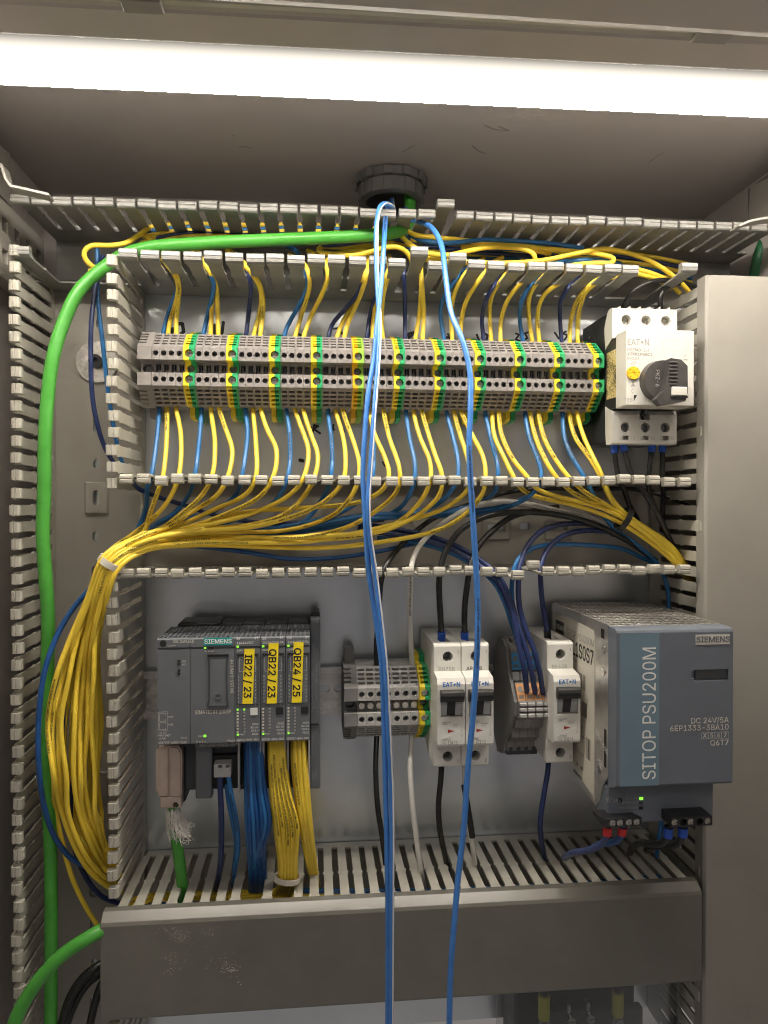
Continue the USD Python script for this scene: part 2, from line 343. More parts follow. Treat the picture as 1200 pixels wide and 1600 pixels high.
for px in (222, 1115):
    x = WX(px, 20, 236); TL().box(x-8.6, x+8.6, 231.2, 241.2, 213.6, 215.2, .5).box(x-8.6, x+8.6, 240.3, 241.6, 212.4, 221, .3).build('clip', 'terminal_grey', lamp)

# ================================================================ cable gland
gc = W(611, 289, 6)
gl = thing('cable_gland', 'dark grey round plastic cable gland in the cabinet ceiling', 'cable gland')
g = MB(); prof = [(0, 0), (25, 0), (26.5, -1), (26.5, -6), (25.5, -7), (24, -7), (24, -17), (22.5, -18), (19, -18), (19, -4), (0, -4)]
R = trimesh.creation.revolve(np.array(prof)[::-1], sections=48); R.apply_translation((gc[0], gc[1], CEIL-.1)); g.add(oriented(R.vertices, R.faces))
g.build('lock_nut', 'gland_plastic', gl, smooth=35)
for k in range(12):
    a = k*math.pi/6+.2; x, d = gc[0]+26*math.cos(a), gc[1]+26*math.sin(a)
    b = trimesh.creation.box(extents=(3.2, 6, 6.2)); b.apply_transform(trimesh.transformations.rotation_matrix(a, (0, 0, 1))); b.apply_translation((x, d, CEIL-4))
    MB().add(b).build('rib', 'gland_plastic', gl)
for k in range(16):
    a = k*math.pi/8; x, d = gc[0]+24*math.cos(a), gc[1]+24*math.sin(a)
    b = trimesh.creation.box(extents=(1.6, 3.4, 10)); b.apply_transform(trimesh.transformations.rotation_matrix(a, (0, 0, 1))); b.apply_translation((x, d, CEIL-12.3))
    MB().add(b).build('tooth', 'gland_plastic', gl)

# ================================================================ mounting plate
plate = thing('mounting_plate', 'galvanised steel mounting plate behind ducts and devices', 'mounting plate')
MB().box(XL+26, 318, -3, 0, -400, 205).build('plate', 'galvanised', plate)
def ink(strokes, w=.8, d=0.0):
    ls = unary_union([LineString([(W(*p, d)[0], W(*p, d)[2]) for p in s]).buffer(w) for s in strokes])
    MB().ext(ls, d-.05, d+.12, 'd').build('ink_mark', 'ink_black', plate)
ink([[(222, 453), (240, 452), (246, 450)], [(242, 446), (248, 458)]], .5)
ink([[(279, 506), (285, 506), (287, 518), (281, 524)], [(270, 514), (268, 520)]], 1.3)
ink([[(349, 504), (347, 520), (344, 524)], [(335, 508), (336, 523)]], 1.2)
ink([[(462, 519), (470, 524)]]); ink([[(516, 514), (527, 513)], [(534, 520), (537, 525)]])
ink([[(578, 515), (578, 524)]]); ink([[(641, 521), (647, 519), (644, 523), (639, 528), (638, 522), (642, 520)]], .9)
ink([[(700, 522), (703, 528), (698, 527)]], .9)
ink([[(745, 523), (749, 533)], [(756, 520), (753, 528), (760, 532), (762, 524), (756, 520)]], .9)
ink([[(806, 521), (811, 523), (806, 530), (813, 533)], [(826, 519), (820, 521), (824, 528), (819, 531)]], .7)
ink([[(867, 520), (873, 529)], [(884, 518), (879, 521), (887, 524), (882, 531)]], .8)
ink([[(488, 677), (491, 664), (497, 666), (490, 670), (500, 677)], [(480, 664), (486, 668)]], .8)
ink([[(516, 665), (515, 671), (522, 671)], [(521, 664), (519, 676)], [(534, 668), (537, 674)]], .8)
ink([[(469, 719), (473, 720)]], 1.4)
ink([[(598, 722), (601, 728)]], .7)

# ================================================================ slotted wiring ducts
def finger(parent, m, kind, at, u0, w, lw, s, d0, d1, lip=True, th=1.5, tip=82, lh=6.0, bend=0.0, name='finger'):
    """kind 'h': a wall in a level plane z = at with fingers along x; 'v': an upright wall x = at, fingers along z. s: side the lip points to"""
    h = w/2; mid = d0+(d1-d0)*.52
    pl = [(u0-h, d0-.5), (u0-h, mid-2.2), (u0-h-.75, mid-.8), (u0-h-.75, mid+.8), (u0-h, mid+2.2), (u0-h, d1-6), (u0-h-.6, d1-5), (u0-h-.6, d1), (u0+h+.6, d1), (u0+h+.6, d1-5), (u0+h, d1-6), (u0+h, mid+2.2), (u0+h+.75, mid+.8), (u0+h+.75, mid-.8), (u0+h, mid-2.2), (u0+h, d0-.5)]
    b = MB()
    if kind == 'h': b.ext(pl, at-th/2, at+th/2, 'z')
    else: b.ext([(q, p) for p, q in pl], at-th/2, at+th/2, 'x')
    if lip:
        a0 = at-s*th/2; prof = [(a0, d1-1), (a0-s*.3, tip-2), (a0+s*.8, tip-.3), (a0+s*2.3, tip), (a0+s*2.7, tip-.5), (a0+s*3.3, tip), (a0+s*(lh-.8), tip-.2), (a0+s*lh, tip-1.2), (a0+s*lh, tip-4.6), (a0+s*(lh-1.2), tip-5.4), (a0+s*2.2, tip-5), (a0+s*1.9, d1-1)]
        if kind == 'h': b.ext([(q, p) for p, q in prof], u0-lw/2, u0+lw/2, 'x')
        else:
            b.ext(prof, u0-lw/2, u0+lw/2, 'z')
    mm = trimesh.util.concatenate(b.m)
    v = np.array(mm.vertices); k = rng.uniform(-.012, .012)+bend; tw = rng.uniform(-.01, .01); ax = 2 if kind == 'h' else 0; uu = 0 if kind == 'h' else 2
    dd = v[:, 1]-d0; v[:, ax] += dd*k+(v[:, uu]-u0)*dd/60*tw; v[:, uu] += dd*rng.uniform(-.006, .006)
    if abs(bend) > .05: v[:, 1] += 0.0
    MB().add(trimesh.Trimesh(v, mm.faces, process=False)).build(name, m, parent)
def pxs(a, b, n): return np.linspace(a, b, n)

DP, DG = 'duct_plastic', 'duct_grey'
# --- top duct (two walls, base between them)
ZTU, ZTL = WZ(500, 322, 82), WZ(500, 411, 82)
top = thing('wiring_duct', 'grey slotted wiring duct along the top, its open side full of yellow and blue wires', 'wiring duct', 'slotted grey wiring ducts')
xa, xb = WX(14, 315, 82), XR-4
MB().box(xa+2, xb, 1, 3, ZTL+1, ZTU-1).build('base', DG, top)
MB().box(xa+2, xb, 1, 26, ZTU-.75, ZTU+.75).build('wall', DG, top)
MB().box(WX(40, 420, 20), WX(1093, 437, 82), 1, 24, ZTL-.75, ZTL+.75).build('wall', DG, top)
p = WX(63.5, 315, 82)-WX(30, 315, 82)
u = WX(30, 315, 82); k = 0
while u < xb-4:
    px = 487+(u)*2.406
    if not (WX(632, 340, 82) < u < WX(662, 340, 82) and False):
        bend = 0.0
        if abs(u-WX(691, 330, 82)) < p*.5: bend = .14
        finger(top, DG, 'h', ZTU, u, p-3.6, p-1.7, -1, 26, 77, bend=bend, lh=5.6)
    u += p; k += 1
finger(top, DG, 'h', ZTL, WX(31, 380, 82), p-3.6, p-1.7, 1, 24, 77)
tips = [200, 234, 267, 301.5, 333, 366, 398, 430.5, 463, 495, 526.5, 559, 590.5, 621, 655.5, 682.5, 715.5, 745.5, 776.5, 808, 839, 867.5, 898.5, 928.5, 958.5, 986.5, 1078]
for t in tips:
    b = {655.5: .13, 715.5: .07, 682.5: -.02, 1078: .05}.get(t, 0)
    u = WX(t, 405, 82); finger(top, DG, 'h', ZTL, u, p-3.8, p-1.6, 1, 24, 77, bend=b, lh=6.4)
# --- middle duct
ZMU, ZML = WZ(600, 745.5, 82), WZ(600, 899.5, 82)
mid = thing('wiring_duct', 'grey slotted wiring duct across the middle with bundled yellow wires inside', 'wiring duct', 'slotted grey wiring ducts')
x0, x1 = WX(184, 755, 82), WX(1094, 755, 82)
mb = MB().box(x0-2, x1, 1, 3, ZML, ZMU); c = MB()
for px, py, L in ((775, 822, 30), (820, 822, 16), (870, 822, 30), (1065, 850, 8), (355, 830, 26), (560, 806, 26)):
    x, z = WX(px, py, 3), WZ(px, py, 3); c.box(x-L*.22, x+L*.22, -1, 5, z-2.6, z+2.6)
mb.cut(c).build('base', 'panel_paint', mid)
for px in (775, 872):
    x, z = WX(px, 826, 3), WZ(px, 826, 3)
    fr = MB().box(x-11, x+11, 2.5, 5, z-9, z+7, 1.0); fr.cut(MB().box(x-7, x+7, 0, 8, z-2.6+.5, z+3.2)).build('mounting_boss', 'panel_paint', mid)
MB().box(x0, x1, 1, 12, ZMU-.75, ZMU+.75).build('wall', DP, mid); MB().box(x0, x1, 1, 12, ZML-.75, ZML+.75).build('wall', DP, mid)
pm = 10.55
n = int((x1-x0)/pm)
for k in range(n):
    u = x0+5+k*pm
    finger(mid, DP, 'h', ZMU, u, pm-3.5, pm-3.0, -1, 12, 77, bend=(.02 if k in (31, 32, 33) else 0))
    pu = 487+u*2.406
    finger(mid, DP, 'h', ZML, u, pm-3.5, pm-3.0, 1, 12, 77, bend={24: -.05, 25: .06}.get(k, 0))
# --- left duct
XO, XI = WX(20, 800, 82)-1.2, WX(177, 800, 82)+1.2
left = thing('wiring_duct', 'grey slotted wiring duct down the left side holding a green cable and yellow wires', 'wiring duct', 'slotted grey wiring ducts')
zt, zb = WZ(100, 437, 3), -400
mb = MB().box(XO, XI, 1, 3, zb, zt); c = MB()
for px, py, w, h in ((150, 725, 8, 13), (150, 665, 9, 20), (149, 838, 8, 13), (152, 778, 9, 22), (148, 892, 9, 15), (154, 505, 7, 14), (153, 968, 9, 26), (154, 1110, 7, 20), (153, 1230, 9, 30), (145, 1395, 9, 16), (146, 1450, 10, 26), (147, 1505, 8, 14), (145, 1570, 9, 26)):
    x, z = WX(px, py, 3), WZ(px, py, 3); c.ext(LineString([(x, z-h*.243+w*.243), (x, z+h*.243-w*.243)]).buffer(w*.243), -2, 6, 'd')
mb.cut(c).build('base', 'panel_paint', left)
for py in (778, 1230):
    x, z = WX(151, py, 4), WZ(151, py, 4)
    fr = MB().box(x-8.5, x+8.5, 2.5, 5.5, z-12, z+12, 1.2); fr.cut(MB().ext(LineString([(x, z-3.2), (x, z+3.2)]).buffer(2.4), 0, 9, 'd')).build('mounting_boss', 'panel_paint', left)
MB().box(XO-.75, XO+.75, 1, 9, zb, zt).build('wall', DP, left); MB().box(XI-.75, XI+.75, 1, 9, zb, zt).build('wall', DP, left)
pl = 10.8; za = WZ(24, 389, 82)
k = 0
while za-k*pl > zb:
    finger(left, DP, 'v', XO, za-k*pl, pl-4.0, pl-4.5, 1, 9, 77, lh=6.2); k += 1
za = WZ(171, 406, 82)
for k in range(60):
    z = za-k*pl; py = 790-z*2.406
    if z < zb: break
    if 762 < py < 872 or 1395 < py < 1585: continue
    finger(left, DP, 'v', XI, z, pl-4.0, pl-4.5, -1, 9, 77, lh=6.2, bend=.0)
# snapped-off stubs where the bundle crosses
for k in range(9):
    z = za-(13.6+k*1.15)*pl
    MB().box(XI-.8, XI+.8, 9, 11+rng.uniform(0, 2.5), z-3.4, z+3.4).build('stub', DP, left)
# --- right duct with its cover
XRD = WX(1101, 800, 82)
right = thing('wiring_duct', 'grey slotted wiring duct down the right side under a plain cover', 'wiring duct', 'slotted grey wiring ducts')
zt = WZ(1110, 436, 82)
MB().box(XRD, XR-3, 1, 3, -400, zt).build('base', 'panel_paint', right)
MB().box(XRD-.75, XRD+.75, 1, 20, -400, zt).build('wall', DP, right)
z = zt-6
while z > -400:
    finger(right, DP, 'v', XRD, z, pl-3.9, pl-4.4, 1, 20, 79, lip=True, bend=rng.uniform(-.01, .01)); z -= pl
cv = MB(); prof = Polygon([(XRD-1.6, 74), (XRD-1.6, 84), (XRD-.2, 86), (XR+1, 86), (XR+1, 84.2), (XRD+.8, 84.2), (XRD, 83), (XRD, 74)])
cv.ext(prof, -400, zt+1.5, 'z').build('cover', 'cover_plastic', right)
# --- bottom duct with cover
ZBT = WZ(600, 1403, 82)
bot = thing('wiring_duct', 'grey wiring duct across the bottom with slotted top and a plain closed front cover', 'wiring duct', 'slotted grey wiring ducts')
xl, xr = WX(160, 1428, 86), WX(1091, 1374, 86)
MB().box(XI+2, xr, 1, 3, ZBT-62, ZBT).build('base', 'panel_paint', bot)
MB().box(XI+2, xr+2, 1, 9, ZBT-.8, ZBT+.8).build('wall', DP, bot)
MB().box(XI+2, xr+2, 1, 84, ZBT-62, ZBT-60.5).build('wall', DP, bot)
skip = [(268, 288), (386, 412), (437, 462)]
fr = [x for x in np.arange(WX(195, 1405, 80)-2, xr, 10.15)]
for u in fr:
    px = np.interp(u, [WX(q, 1405, 80) for q in (150, 600, 1100)], (150, 600, 1100))
    if any(a < px < b for a, b in skip): continue
    finger(bot, DP, 'h', ZBT, u, 10.15-4.2, 8, -1, 9, 81, lip=False, th=1.6)
for u in (WX(200, 1405, 80),): pass
MB().box(XI+2, xr, 76, 82, ZBT-2.4, ZBT-.85).build('finger_bar', DP, bot)
zl = ZBT+2.2
cv = MB().ext([(79.5, zl-1.4), (79.5, zl), (84.5, zl-.2), (90, zl-4.5), (91, zl-6.5), (91, zl-64), (90, zl-65.5), (82, zl-65.5), (82, zl-64), (89.4, zl-64), (89.4, zl-7), (84.5, zl-2)], xl, xr, 'x')
cv.build('cover', 'cover_grey', bot)
sc = MB()
r2 = random.Random(3)
for cx, cy, n, sg in ((258, 1452, 30, 9), (280, 1462, 60, 8), (272, 1500, 25, 10), (300, 1470, 20, 18), (345, 1505, 30, 10), (362, 1515, 50, 7), (330, 1455, 16, 8), (265, 1515, 12, 6), (375, 1535, 6, 3)):
    for _ in range(n):
        x, y = r2.gauss(cx, sg), r2.gauss(cy, sg*.7)
        if not 1448 < y < 1560: continue
        P = W(x, y, 91.03); L = r2.uniform(.12, .5); a = r2.uniform(0, 3.1)
        sc.ext(LineString([(P[0], P[2]), (P[0]+L*math.cos(a), P[2]+L*math.sin(a))]).buffer(r2.uniform(.06, .13), quad_segs=2), 90.98, 91.06, 'd')
tag(sc.build('scuff', 'scuff_light', bot), kind='stuff')

# washer and bolt that hold the left duct
wb = W(152, 566, 4)
t = thing('washer_bolt', 'large zinc washer with black socket bolt on the left duct base', 'bolt')
w_ = MB(); R = trimesh.creation.annulus(r_min=4, r_max=15, height=2, sections=48); R.apply_transform(trimesh.transformations.rotation_matrix(math.pi/2, (1, 0, 0))); R.apply_translation((wb[0], 4.2, wb[2])); w_.add(oriented(R.vertices, R.faces)).build('washer', 'rail_zinc', t, smooth=30)
b = MB().cyl((wb[0], 3.2, wb[2]), (wb[0], 9.5, wb[2]), 5, 20); b.cut(MB().cyl((wb[0], 7, wb[2]), (wb[0], 11, wb[2]), 2.6, 6)).build('bolt_head', 'black_plastic', t, smooth=30)

# ================================================================ DIN rails
def din(zc, x0, x1, label, holes=()):
    t = [(.3, -13.5), (.3, 13.5), (7.5, 13.5), (7.5, 17.5), (8.7, 17.5), (8.7, 12.3), (1.5, 12.3), (1.5, -12.3), (8.7, -12.3), (8.7, -17.5), (7.5, -17.5), (7.5, -13.5)]
    m = MB().ext(t, x0, x1, 'x')
    if holes:
        c = MB()
        for x in holes: c.ext(LineString([(x-2.5, zc*0), (x+2.5, 0)]).buffer(2.6), -1, 3, 'd')
        m.cut(c)
    for q in m.m: q.vertices[:, 2] += zc
    m.build('mounting_rail', 'rail_zinc', None, label, 'rail')
ZR1 = WZ(620, 580.5, 50); ZR2 = WZ(600, 1101, 50)
din(ZR1, WX(222, 590, 8), WX(1030, 600, 8), 'zinc mounting rail behind the long upper terminal row')
din(ZR2, WX(217, 1080, 8), WX(1045, 1080, 8), 'zinc mounting rail crossing behind the controller and breakers', holes=[WX(q, 1078, 2) for q in (505, 533, 520-400, 775)])

# ================================================================ terminal blocks
def tprofile(grooves, g=1.0, dz=0, full=True):
    F = 55.0
    top = [(F-g*0, 13.0)]
    def slope(sg):
        a, b = np.array([F, 13.0]), np.array([40.5, 25.0]); nrm = np.array([-12.0, -14.5]); nrm /= np.linalg.norm(nrm); out = [tuple(a)]
        if grooves:
            for k in range(4):
                f0, f1 = .17+k*.205, .17+k*.205+.105; p0, p1 = a+(b-a)*f0, a+(b-a)*f1
                out += [tuple(p0), tuple(p0+nrm*3.4), tuple(p1+nrm*3.4), tuple(p1)]
        out.append(tuple(b)); return [(d, sg*z) for d, z in out]
    up = slope(1); lo = slope(-1)
    P = [(10, 24), (8, 22), (8, -22), (10, -24)] + lo[::-1] + [(F, -4.3), (45.5, -4.3), (45.5, 4.3), (F, 4.3)] + up
    return P
def make_terminal(name, label, cat, w, m, group, contact='metal'):
    t = thing(name, label, cat, group)
    b = MB().ext(tprofile(True), -w/2+.7, w/2-.7, 'x')
    c = MB()
    for s in (1, -1): c.cyl((0, 47, s*8.7), (0, 57, s*8.7), min(1.95, w/2-.75), 16)
    c.box(-w/2+1.0, w/2-1.0, 36, 50, -3.0, 3.0)
    b.cut(c); b.build('body', m, t, off=False)
    sp = tprofile(False)
    MB().ext(sp, -w/2+.06, -w/2+.7, 'x').ext(sp, w/2-.7, w/2-.06, 'x').build('side_wall', m, t, off=False)
    for s in (1, -1):
        q = MB().cyl((0, 46.9, s*8.7), (0, 49, s*8.7), min(1.75, w/2-.95), 12); q.cut(MB().box(-3, 3, 48.3, 50, s*8.7-.25, s*8.7+.25)).build('screw', 'dark_metal', t, off=False)
    if contact == 'metal': MB().box(-w/2+1.35, w/2-1.35, 36.1, 43, -2.6, -.6).box(-.35, .35, 36.1, 44, -.6, 2.4).build('contact', 'dark_metal', t, off=False)
    else: MB().cyl((0, 40, 0), (0, 52.5, 0), w/2-.9, 16).build('test_plug', 'tie_white', t, off=False, smooth=40)
    return t
def make_earth(name, label, w, group, my='earth_yellow', mg='earth_green'):
    t = thing(name, label, 'earth terminal', group)
    F = 1.2
    for (a, b, mm, nm) in ((-w/2, -.02, my, 'yellow_half'), (.02, w/2, mg, 'green_half')):
        sp = [(d+F*(d > 50), z) for d, z in tprofile(False)]; gp = [(d+F*(d > 50), z) for d, z in tprofile(True)]
        # middle bridge stays proud
        def nonotch(P): return [((46.8 if abs(d-45.5) < .1 else d), z) for d, z in P]
        sp, gp = nonotch(sp), nonotch(gp)
        o, i = (a+.06, a+1.3) if a < 0 else (b-1.3, b-.06)
        q = MB().ext(sp, o, i, 'x')
        q.ext(gp, *((a+1.3, b) if a < 0 else (a, b-1.3)), 'x')
        c = MB()
        for z in (8.7, -8.7): c.cyl((0, 48, z), (0, 59, z), 2.7, 18)
        c.cyl((0, 40, 0), (0, 50, 0), 2.6, 18)
        q.cut(c)
        q.ext([(9, 24.5), (26, 24.5), (26, 29.5), (22, 30.5), (9, 30.5)], a+.4, b-.1, 'x').ext([(9, -24.5), (30, -24.5), (30, -30), (24, -32), (9, -32)], a+.4, b-.1, 'x')
        q.build(nm, mm, t, off=False)
    for z, d in ((8.7, 50.5), (-8.7, 50.5), (0, 41)):
        s = MB().cyl((0, d-.1, z), (0, d+3, z), 2.3, 16); s.cut(MB().box(-4, 4, d+2, d+4, z-.35, z+.35)).build('screw', 'screw_metal' if z else 'dark_metal', t, off=False)
    return t
def make_endstop(name, label, w, m, group=None, at=(0, 0, 0), tall=0):
    t = thing(name, label, 'end stop', group, at)
    P = [(8, 23), (40, 26), (54, 14), (55.5, 13), (55.5, 4.3), (44, 4.3), (44, -4.3), (55.5, -4.3), (55.5, -13), (54, -14), (40, -26), (8, -23)]
    b = MB().ext(P, -w/2, w/2, 'x'); c = MB().cyl((0, 38, 0), (0, 50, 0), 3.3, 16)
    for s in (1, -1):
        for k in range(4):
            f = .2+k*.2; d0, z0 = 54-14*f, s*(14+12*f); c.box(-w/2-1, -w/2+w*.55, d0-1.6, d0+3, z0-.55, z0+.55)
    b.cut(c).build('body', m, t, off=False)
    MB().box(-w*.32, w*.45, 8, 22, 23, 29+tall).build('foot', m, t, off=False); MB().box(-w*.3, w*.48, 8, 26, -31, -23).build('foot', m, t, off=False)
    s = MB().cyl((0, 38, 0), (0, 41, 0), 2.7, 16); s.cut(MB().box(-3, 3, 40, 42, -.4, .4)).build('screw', 'dark_metal', t, off=False)
    return t
GP = 28.4; X0 = WX(295.5, 585, 55); PW = 7.8; TW = (GP-PW)/4
GRP_T, GRP_E = 'grey terminals of the upper row', 'earth terminals of the upper row'
proto = protoe = None; TX = {}
Tnames = ['leftmost', 'second', 'third', 'rightmost']
for gi in range(11):
    xc = X0+GP*gi
    for k in range(4):
        x = xc-PW/2-TW*(3.5-k); TX[gi, k] = x
        lab = 'grey terminal, %s of its four, in the %s group from the left, upper row' % (Tnames[k], ORD[gi])
        if proto is None:
            proto = make_terminal('terminal_block', lab, 'terminal', TW, 'terminal_grey', GRP_T); UsdGeom.Xformable(proto).GetOrderedXformOps()[0].Set(Gf.Vec3d(x/1000, 0, (ZO+ZR1)/1000))
        else: copy_of(proto, 'terminal_block', lab, (x, 0, ZO+ZR1))
    lab = '%s yellow and green earth terminal from the left in the upper row' % ORD[gi]
    if gi == 4:
        e = make_earth('earth_terminal', 'lime green and amber earth terminal, fifth from the left in the upper row', PW, GRP_E, 'dial_yellow', 'lime_green')
        UsdGeom.Xformable(e).GetOrderedXformOps()[0].Set(Gf.Vec3d(xc/1000, 0, (ZO+ZR1)/1000))
    elif protoe is None:
        protoe = make_earth('earth_terminal', lab, PW, GRP_E); UsdGeom.Xformable(protoe).GetOrderedXformOps()[0].Set(Gf.Vec3d(xc/1000, 0, (ZO+ZR1)/1000))
    else: copy_of(protoe, 'earth_terminal', lab, (xc, 0, ZO+ZR1))
make_endstop('end_stop', 'grey end stop at the left end of the upper terminal row', 9.2, 'terminal_grey', at=(X0-PW/2-4*TW-4.7, 0, ZO+ZR1))
# small terminal row on the lower rail
make_endstop('end_stop', 'grey end stop at the left end of the short lower terminal row', 9.0, 'terminal_dark', at=(WX(548, 1101, 55), 0, ZO+ZR2), tall=6)
xs0, xs1 = WX(558.5, 1101, 55), WX(654.5, 1101, 55); SW = (xs1-xs0)/7; SX = []
p2 = None
for k in range(7):
    x = xs0+SW*(k+.5); SX.append(x); lab = '%s light grey terminal from the left in the short lower row' % ORD[k]
    if p2 is None:
        p2 = make_terminal('small_terminal', lab, 'terminal', SW, 'terminal_light', 'terminals of the short lower row', 'plug'); UsdGeom.Xformable(p2).GetOrderedXformOps()[0].Set(Gf.Vec3d(x/1000, 0, (ZO+ZR2)/1000))
    else: copy_of(p2, 'small_terminal', lab, (x, 0, ZO+ZR2))
copy_of(protoe, 'earth_terminal', 'single yellow and green earth terminal beside the white circuit breaker', (xs1+PW/2+.3, 0, ZO+ZR2), 'earth terminal of the short lower row')

# ================================================================ circuit breakers
def breaker(px0, px1, label, code, rating, handnote, hole_l=True):
    d_b, d_n = 70.0, 84.0
    x0, x1 = WX(px0, 1030, d_b), WX(px1, 1030, d_b)-.25
    zt, za, zn, zb = WZ(700, 1006.5, d_b), WZ(700, 1051, d_b), WZ(700, 1167, d_n), WZ(700, 1198.5, d_b)
    t = thing('circuit_breaker', label, 'circuit breaker', 'white single pole circuit breakers')
    xc = (x0+x1)/2
    body = [(8, zt+.5), (66, zt+.2), (d_b-.8, zt-.3), (d_b, zt-1.5), (d_b, za+1.0), (d_n-2, za-.8), (d_n, za-4.5), (d_n, zn+1.5), (d_n-1, zn), (d_b, zn-1), (d_b, zb+1), (d_b-1, zb), (40, zb+3), (12, zb+20), (8, zb+22)]
    b = MB().ext(body, x0, x1, 'x'); c = MB()
    z1, z2 = WZ(700, 1026, d_b), WZ(700, 1182, d_b)
    for z in (z1, z2): c.cyl((xc+.3, d_b-14, z), (xc+.3, d_b+3, z), 3.4, 24)
    c.box(xc-3.8, xc+3.4, 48, 62, zt-6, zt+6)
    zh0, zh1 = WZ(700, 1078, d_n), WZ(700, 1121, d_n)
    c.box(x0+2.3, x1-1.6, d_n-5, d_n+2, zh1, zh0)
    b.cut(c).build('housing', 'breaker_white', t)
    for z in (z1, z2):
        s = MB().cyl((xc+.3, d_b-13.9, z), (xc+.3, d_b-9, z), 3.0, 18); s.cut(MB().box(xc-4, xc+5, d_b-10.2, d_b-8, z-.5, z+.5).box(xc-.2, xc+.8, d_b-10.2, d_b-8, z-4, z+4)).build('terminal_screw', 'dark_metal', t)
    r = MB(); zc = (zh0+zh1)/2-1
    r.ext([(d_n-5, zh1+.3), (d_n-2.4, zh1+.6), (d_n-.4, zc), (d_n-1.2, zh0-3), (d_n-5, zh0-1)], x0+2.5, x1-1.8, 'x').build('rocker', 'inner_grey', t)
    MB().ext([(d_n-4, zh1+.5), (d_n-2, zh1+.8), (d_n+.2, zc), (d_n+1.5, zh0-2), (d_n-4, zh0-1)], xc-2.6, xc+2.8, 'x').build('rocker_centre', 'black_plastic', t)
    MB().ext([(d_n-2, zh0-6.4), (d_n+2.6, zh0-7.4), (d_n+4.6, zh0-5.6), (d_n+5, zh0-.8), (d_n+3.4, zh0+.2), (d_n-2, zh0)], x0+1.6, x1-1.1, 'x').build('lever', 'black_plastic', t)
    lv = MB().ext([(d_n+5.05, zh0-3.4), (d_n+5.05, zh0-.8), (d_n+3.4, zh0+.25), (d_n+3.4, zh0-.5)], x0+2, x1-1.5, 'x').build('lever_ridge', 'knob_grey', t)
    zl = lambda y: WZ(700, y, d_n)
    eaton(MB(), xc-5.9, d_n, zl(1073), 2.9, 11.8).build('lettering', 'print_blue', t)
    zz = zl(1143)
    MB().ext([(xc-2.2, zz-1.0), (xc-2.2, zz+1.3), (xc+2.5, zz+.2)], d_n, d_n+.06, 'd').build('mark', 'print_red', t)
    k = MB().text('xEffect', 1.3, (x0+3, d_n, zl(1156.5))).text('FAZ-', 2.2, (x0+2.6, d_n, zl(1163.3)), sx=fit('FAZ-', 2.2, 4.2))
    k.text(rating, 2.4, (x0+7.0, d_n, zl(1163.3)), bold=True, sx=fit(rating, 2.4, 3.5, True)).text('/1', 2.2, (x0+10.8, d_n, zl(1163.3)))
    k.text('~240/415V', .85, (x0+2.6, d_n, zl(1129.5))).text('~250V', .85, (x0+2.6, d_n, zl(1132.5))).text('50/60Hz', .8, (xc+1, d_n, zl(1133))).text('Ie='+rating[1:]+'A', .8, (xc+1, d_n, zl(1136)))
    MB().text('1', 1.9, (x1-2.6, d_b, WZ(700, 1021, d_b))).build('lettering', 'print_grey', t); MB().text('2', 2.1, (x1-2.8, d_b, WZ(700, 1192, d_b))).build('lettering', 'print_black' if code == 'D1' else 'print_grey', t)
    k.build('lettering', 'print_grey', t)
    MB().text(handnote, 2.5, (xc-.6, d_b, WZ(700, 1048, d_b)), align='c').build('code_print', 'print_black' if handnote.startswith('AR') else 'print_grey', t)
    MB().ext(LineString([(x0+2.4, zl(1133)), (x1-4, zl(1142))]).buffer(.14), d_n, d_n+.05, 'd').ext(LineString([(x1-3.4, zl(1142.6)), (x0+2.4, zl(1155))]).buffer(.3), d_n, d_n+.05, 'd').build('line_mark', 'print_white', t)
    MB().ext(LineString([(x1-2.2, zl(1132)), (x1-2.2, zl(1146))]).buffer(.07), d_n, d_n+.05, 'd').ext(Point(x1-2.2, zl(1149.5)).buffer(.8).difference(Point(x1-2.2, zl(1149.5)).buffer(.6)), d_n, d_n+.05, 'd').build('symbol', 'print_grey', t)
    return xc
XB = [breaker(678, 720.5, 'white circuit breaker marked C4, left of the adjoining pair', 'C4', 'C4', 'BN75B'),
      breaker(721, 764, 'white circuit breaker marked D1, right of the adjoining pair', 'D1', 'D1', 'AR48B'),
      breaker(855, 896, 'white circuit breaker marked C6 beside the power supply', 'C6', 'C6', 'BK62B')]

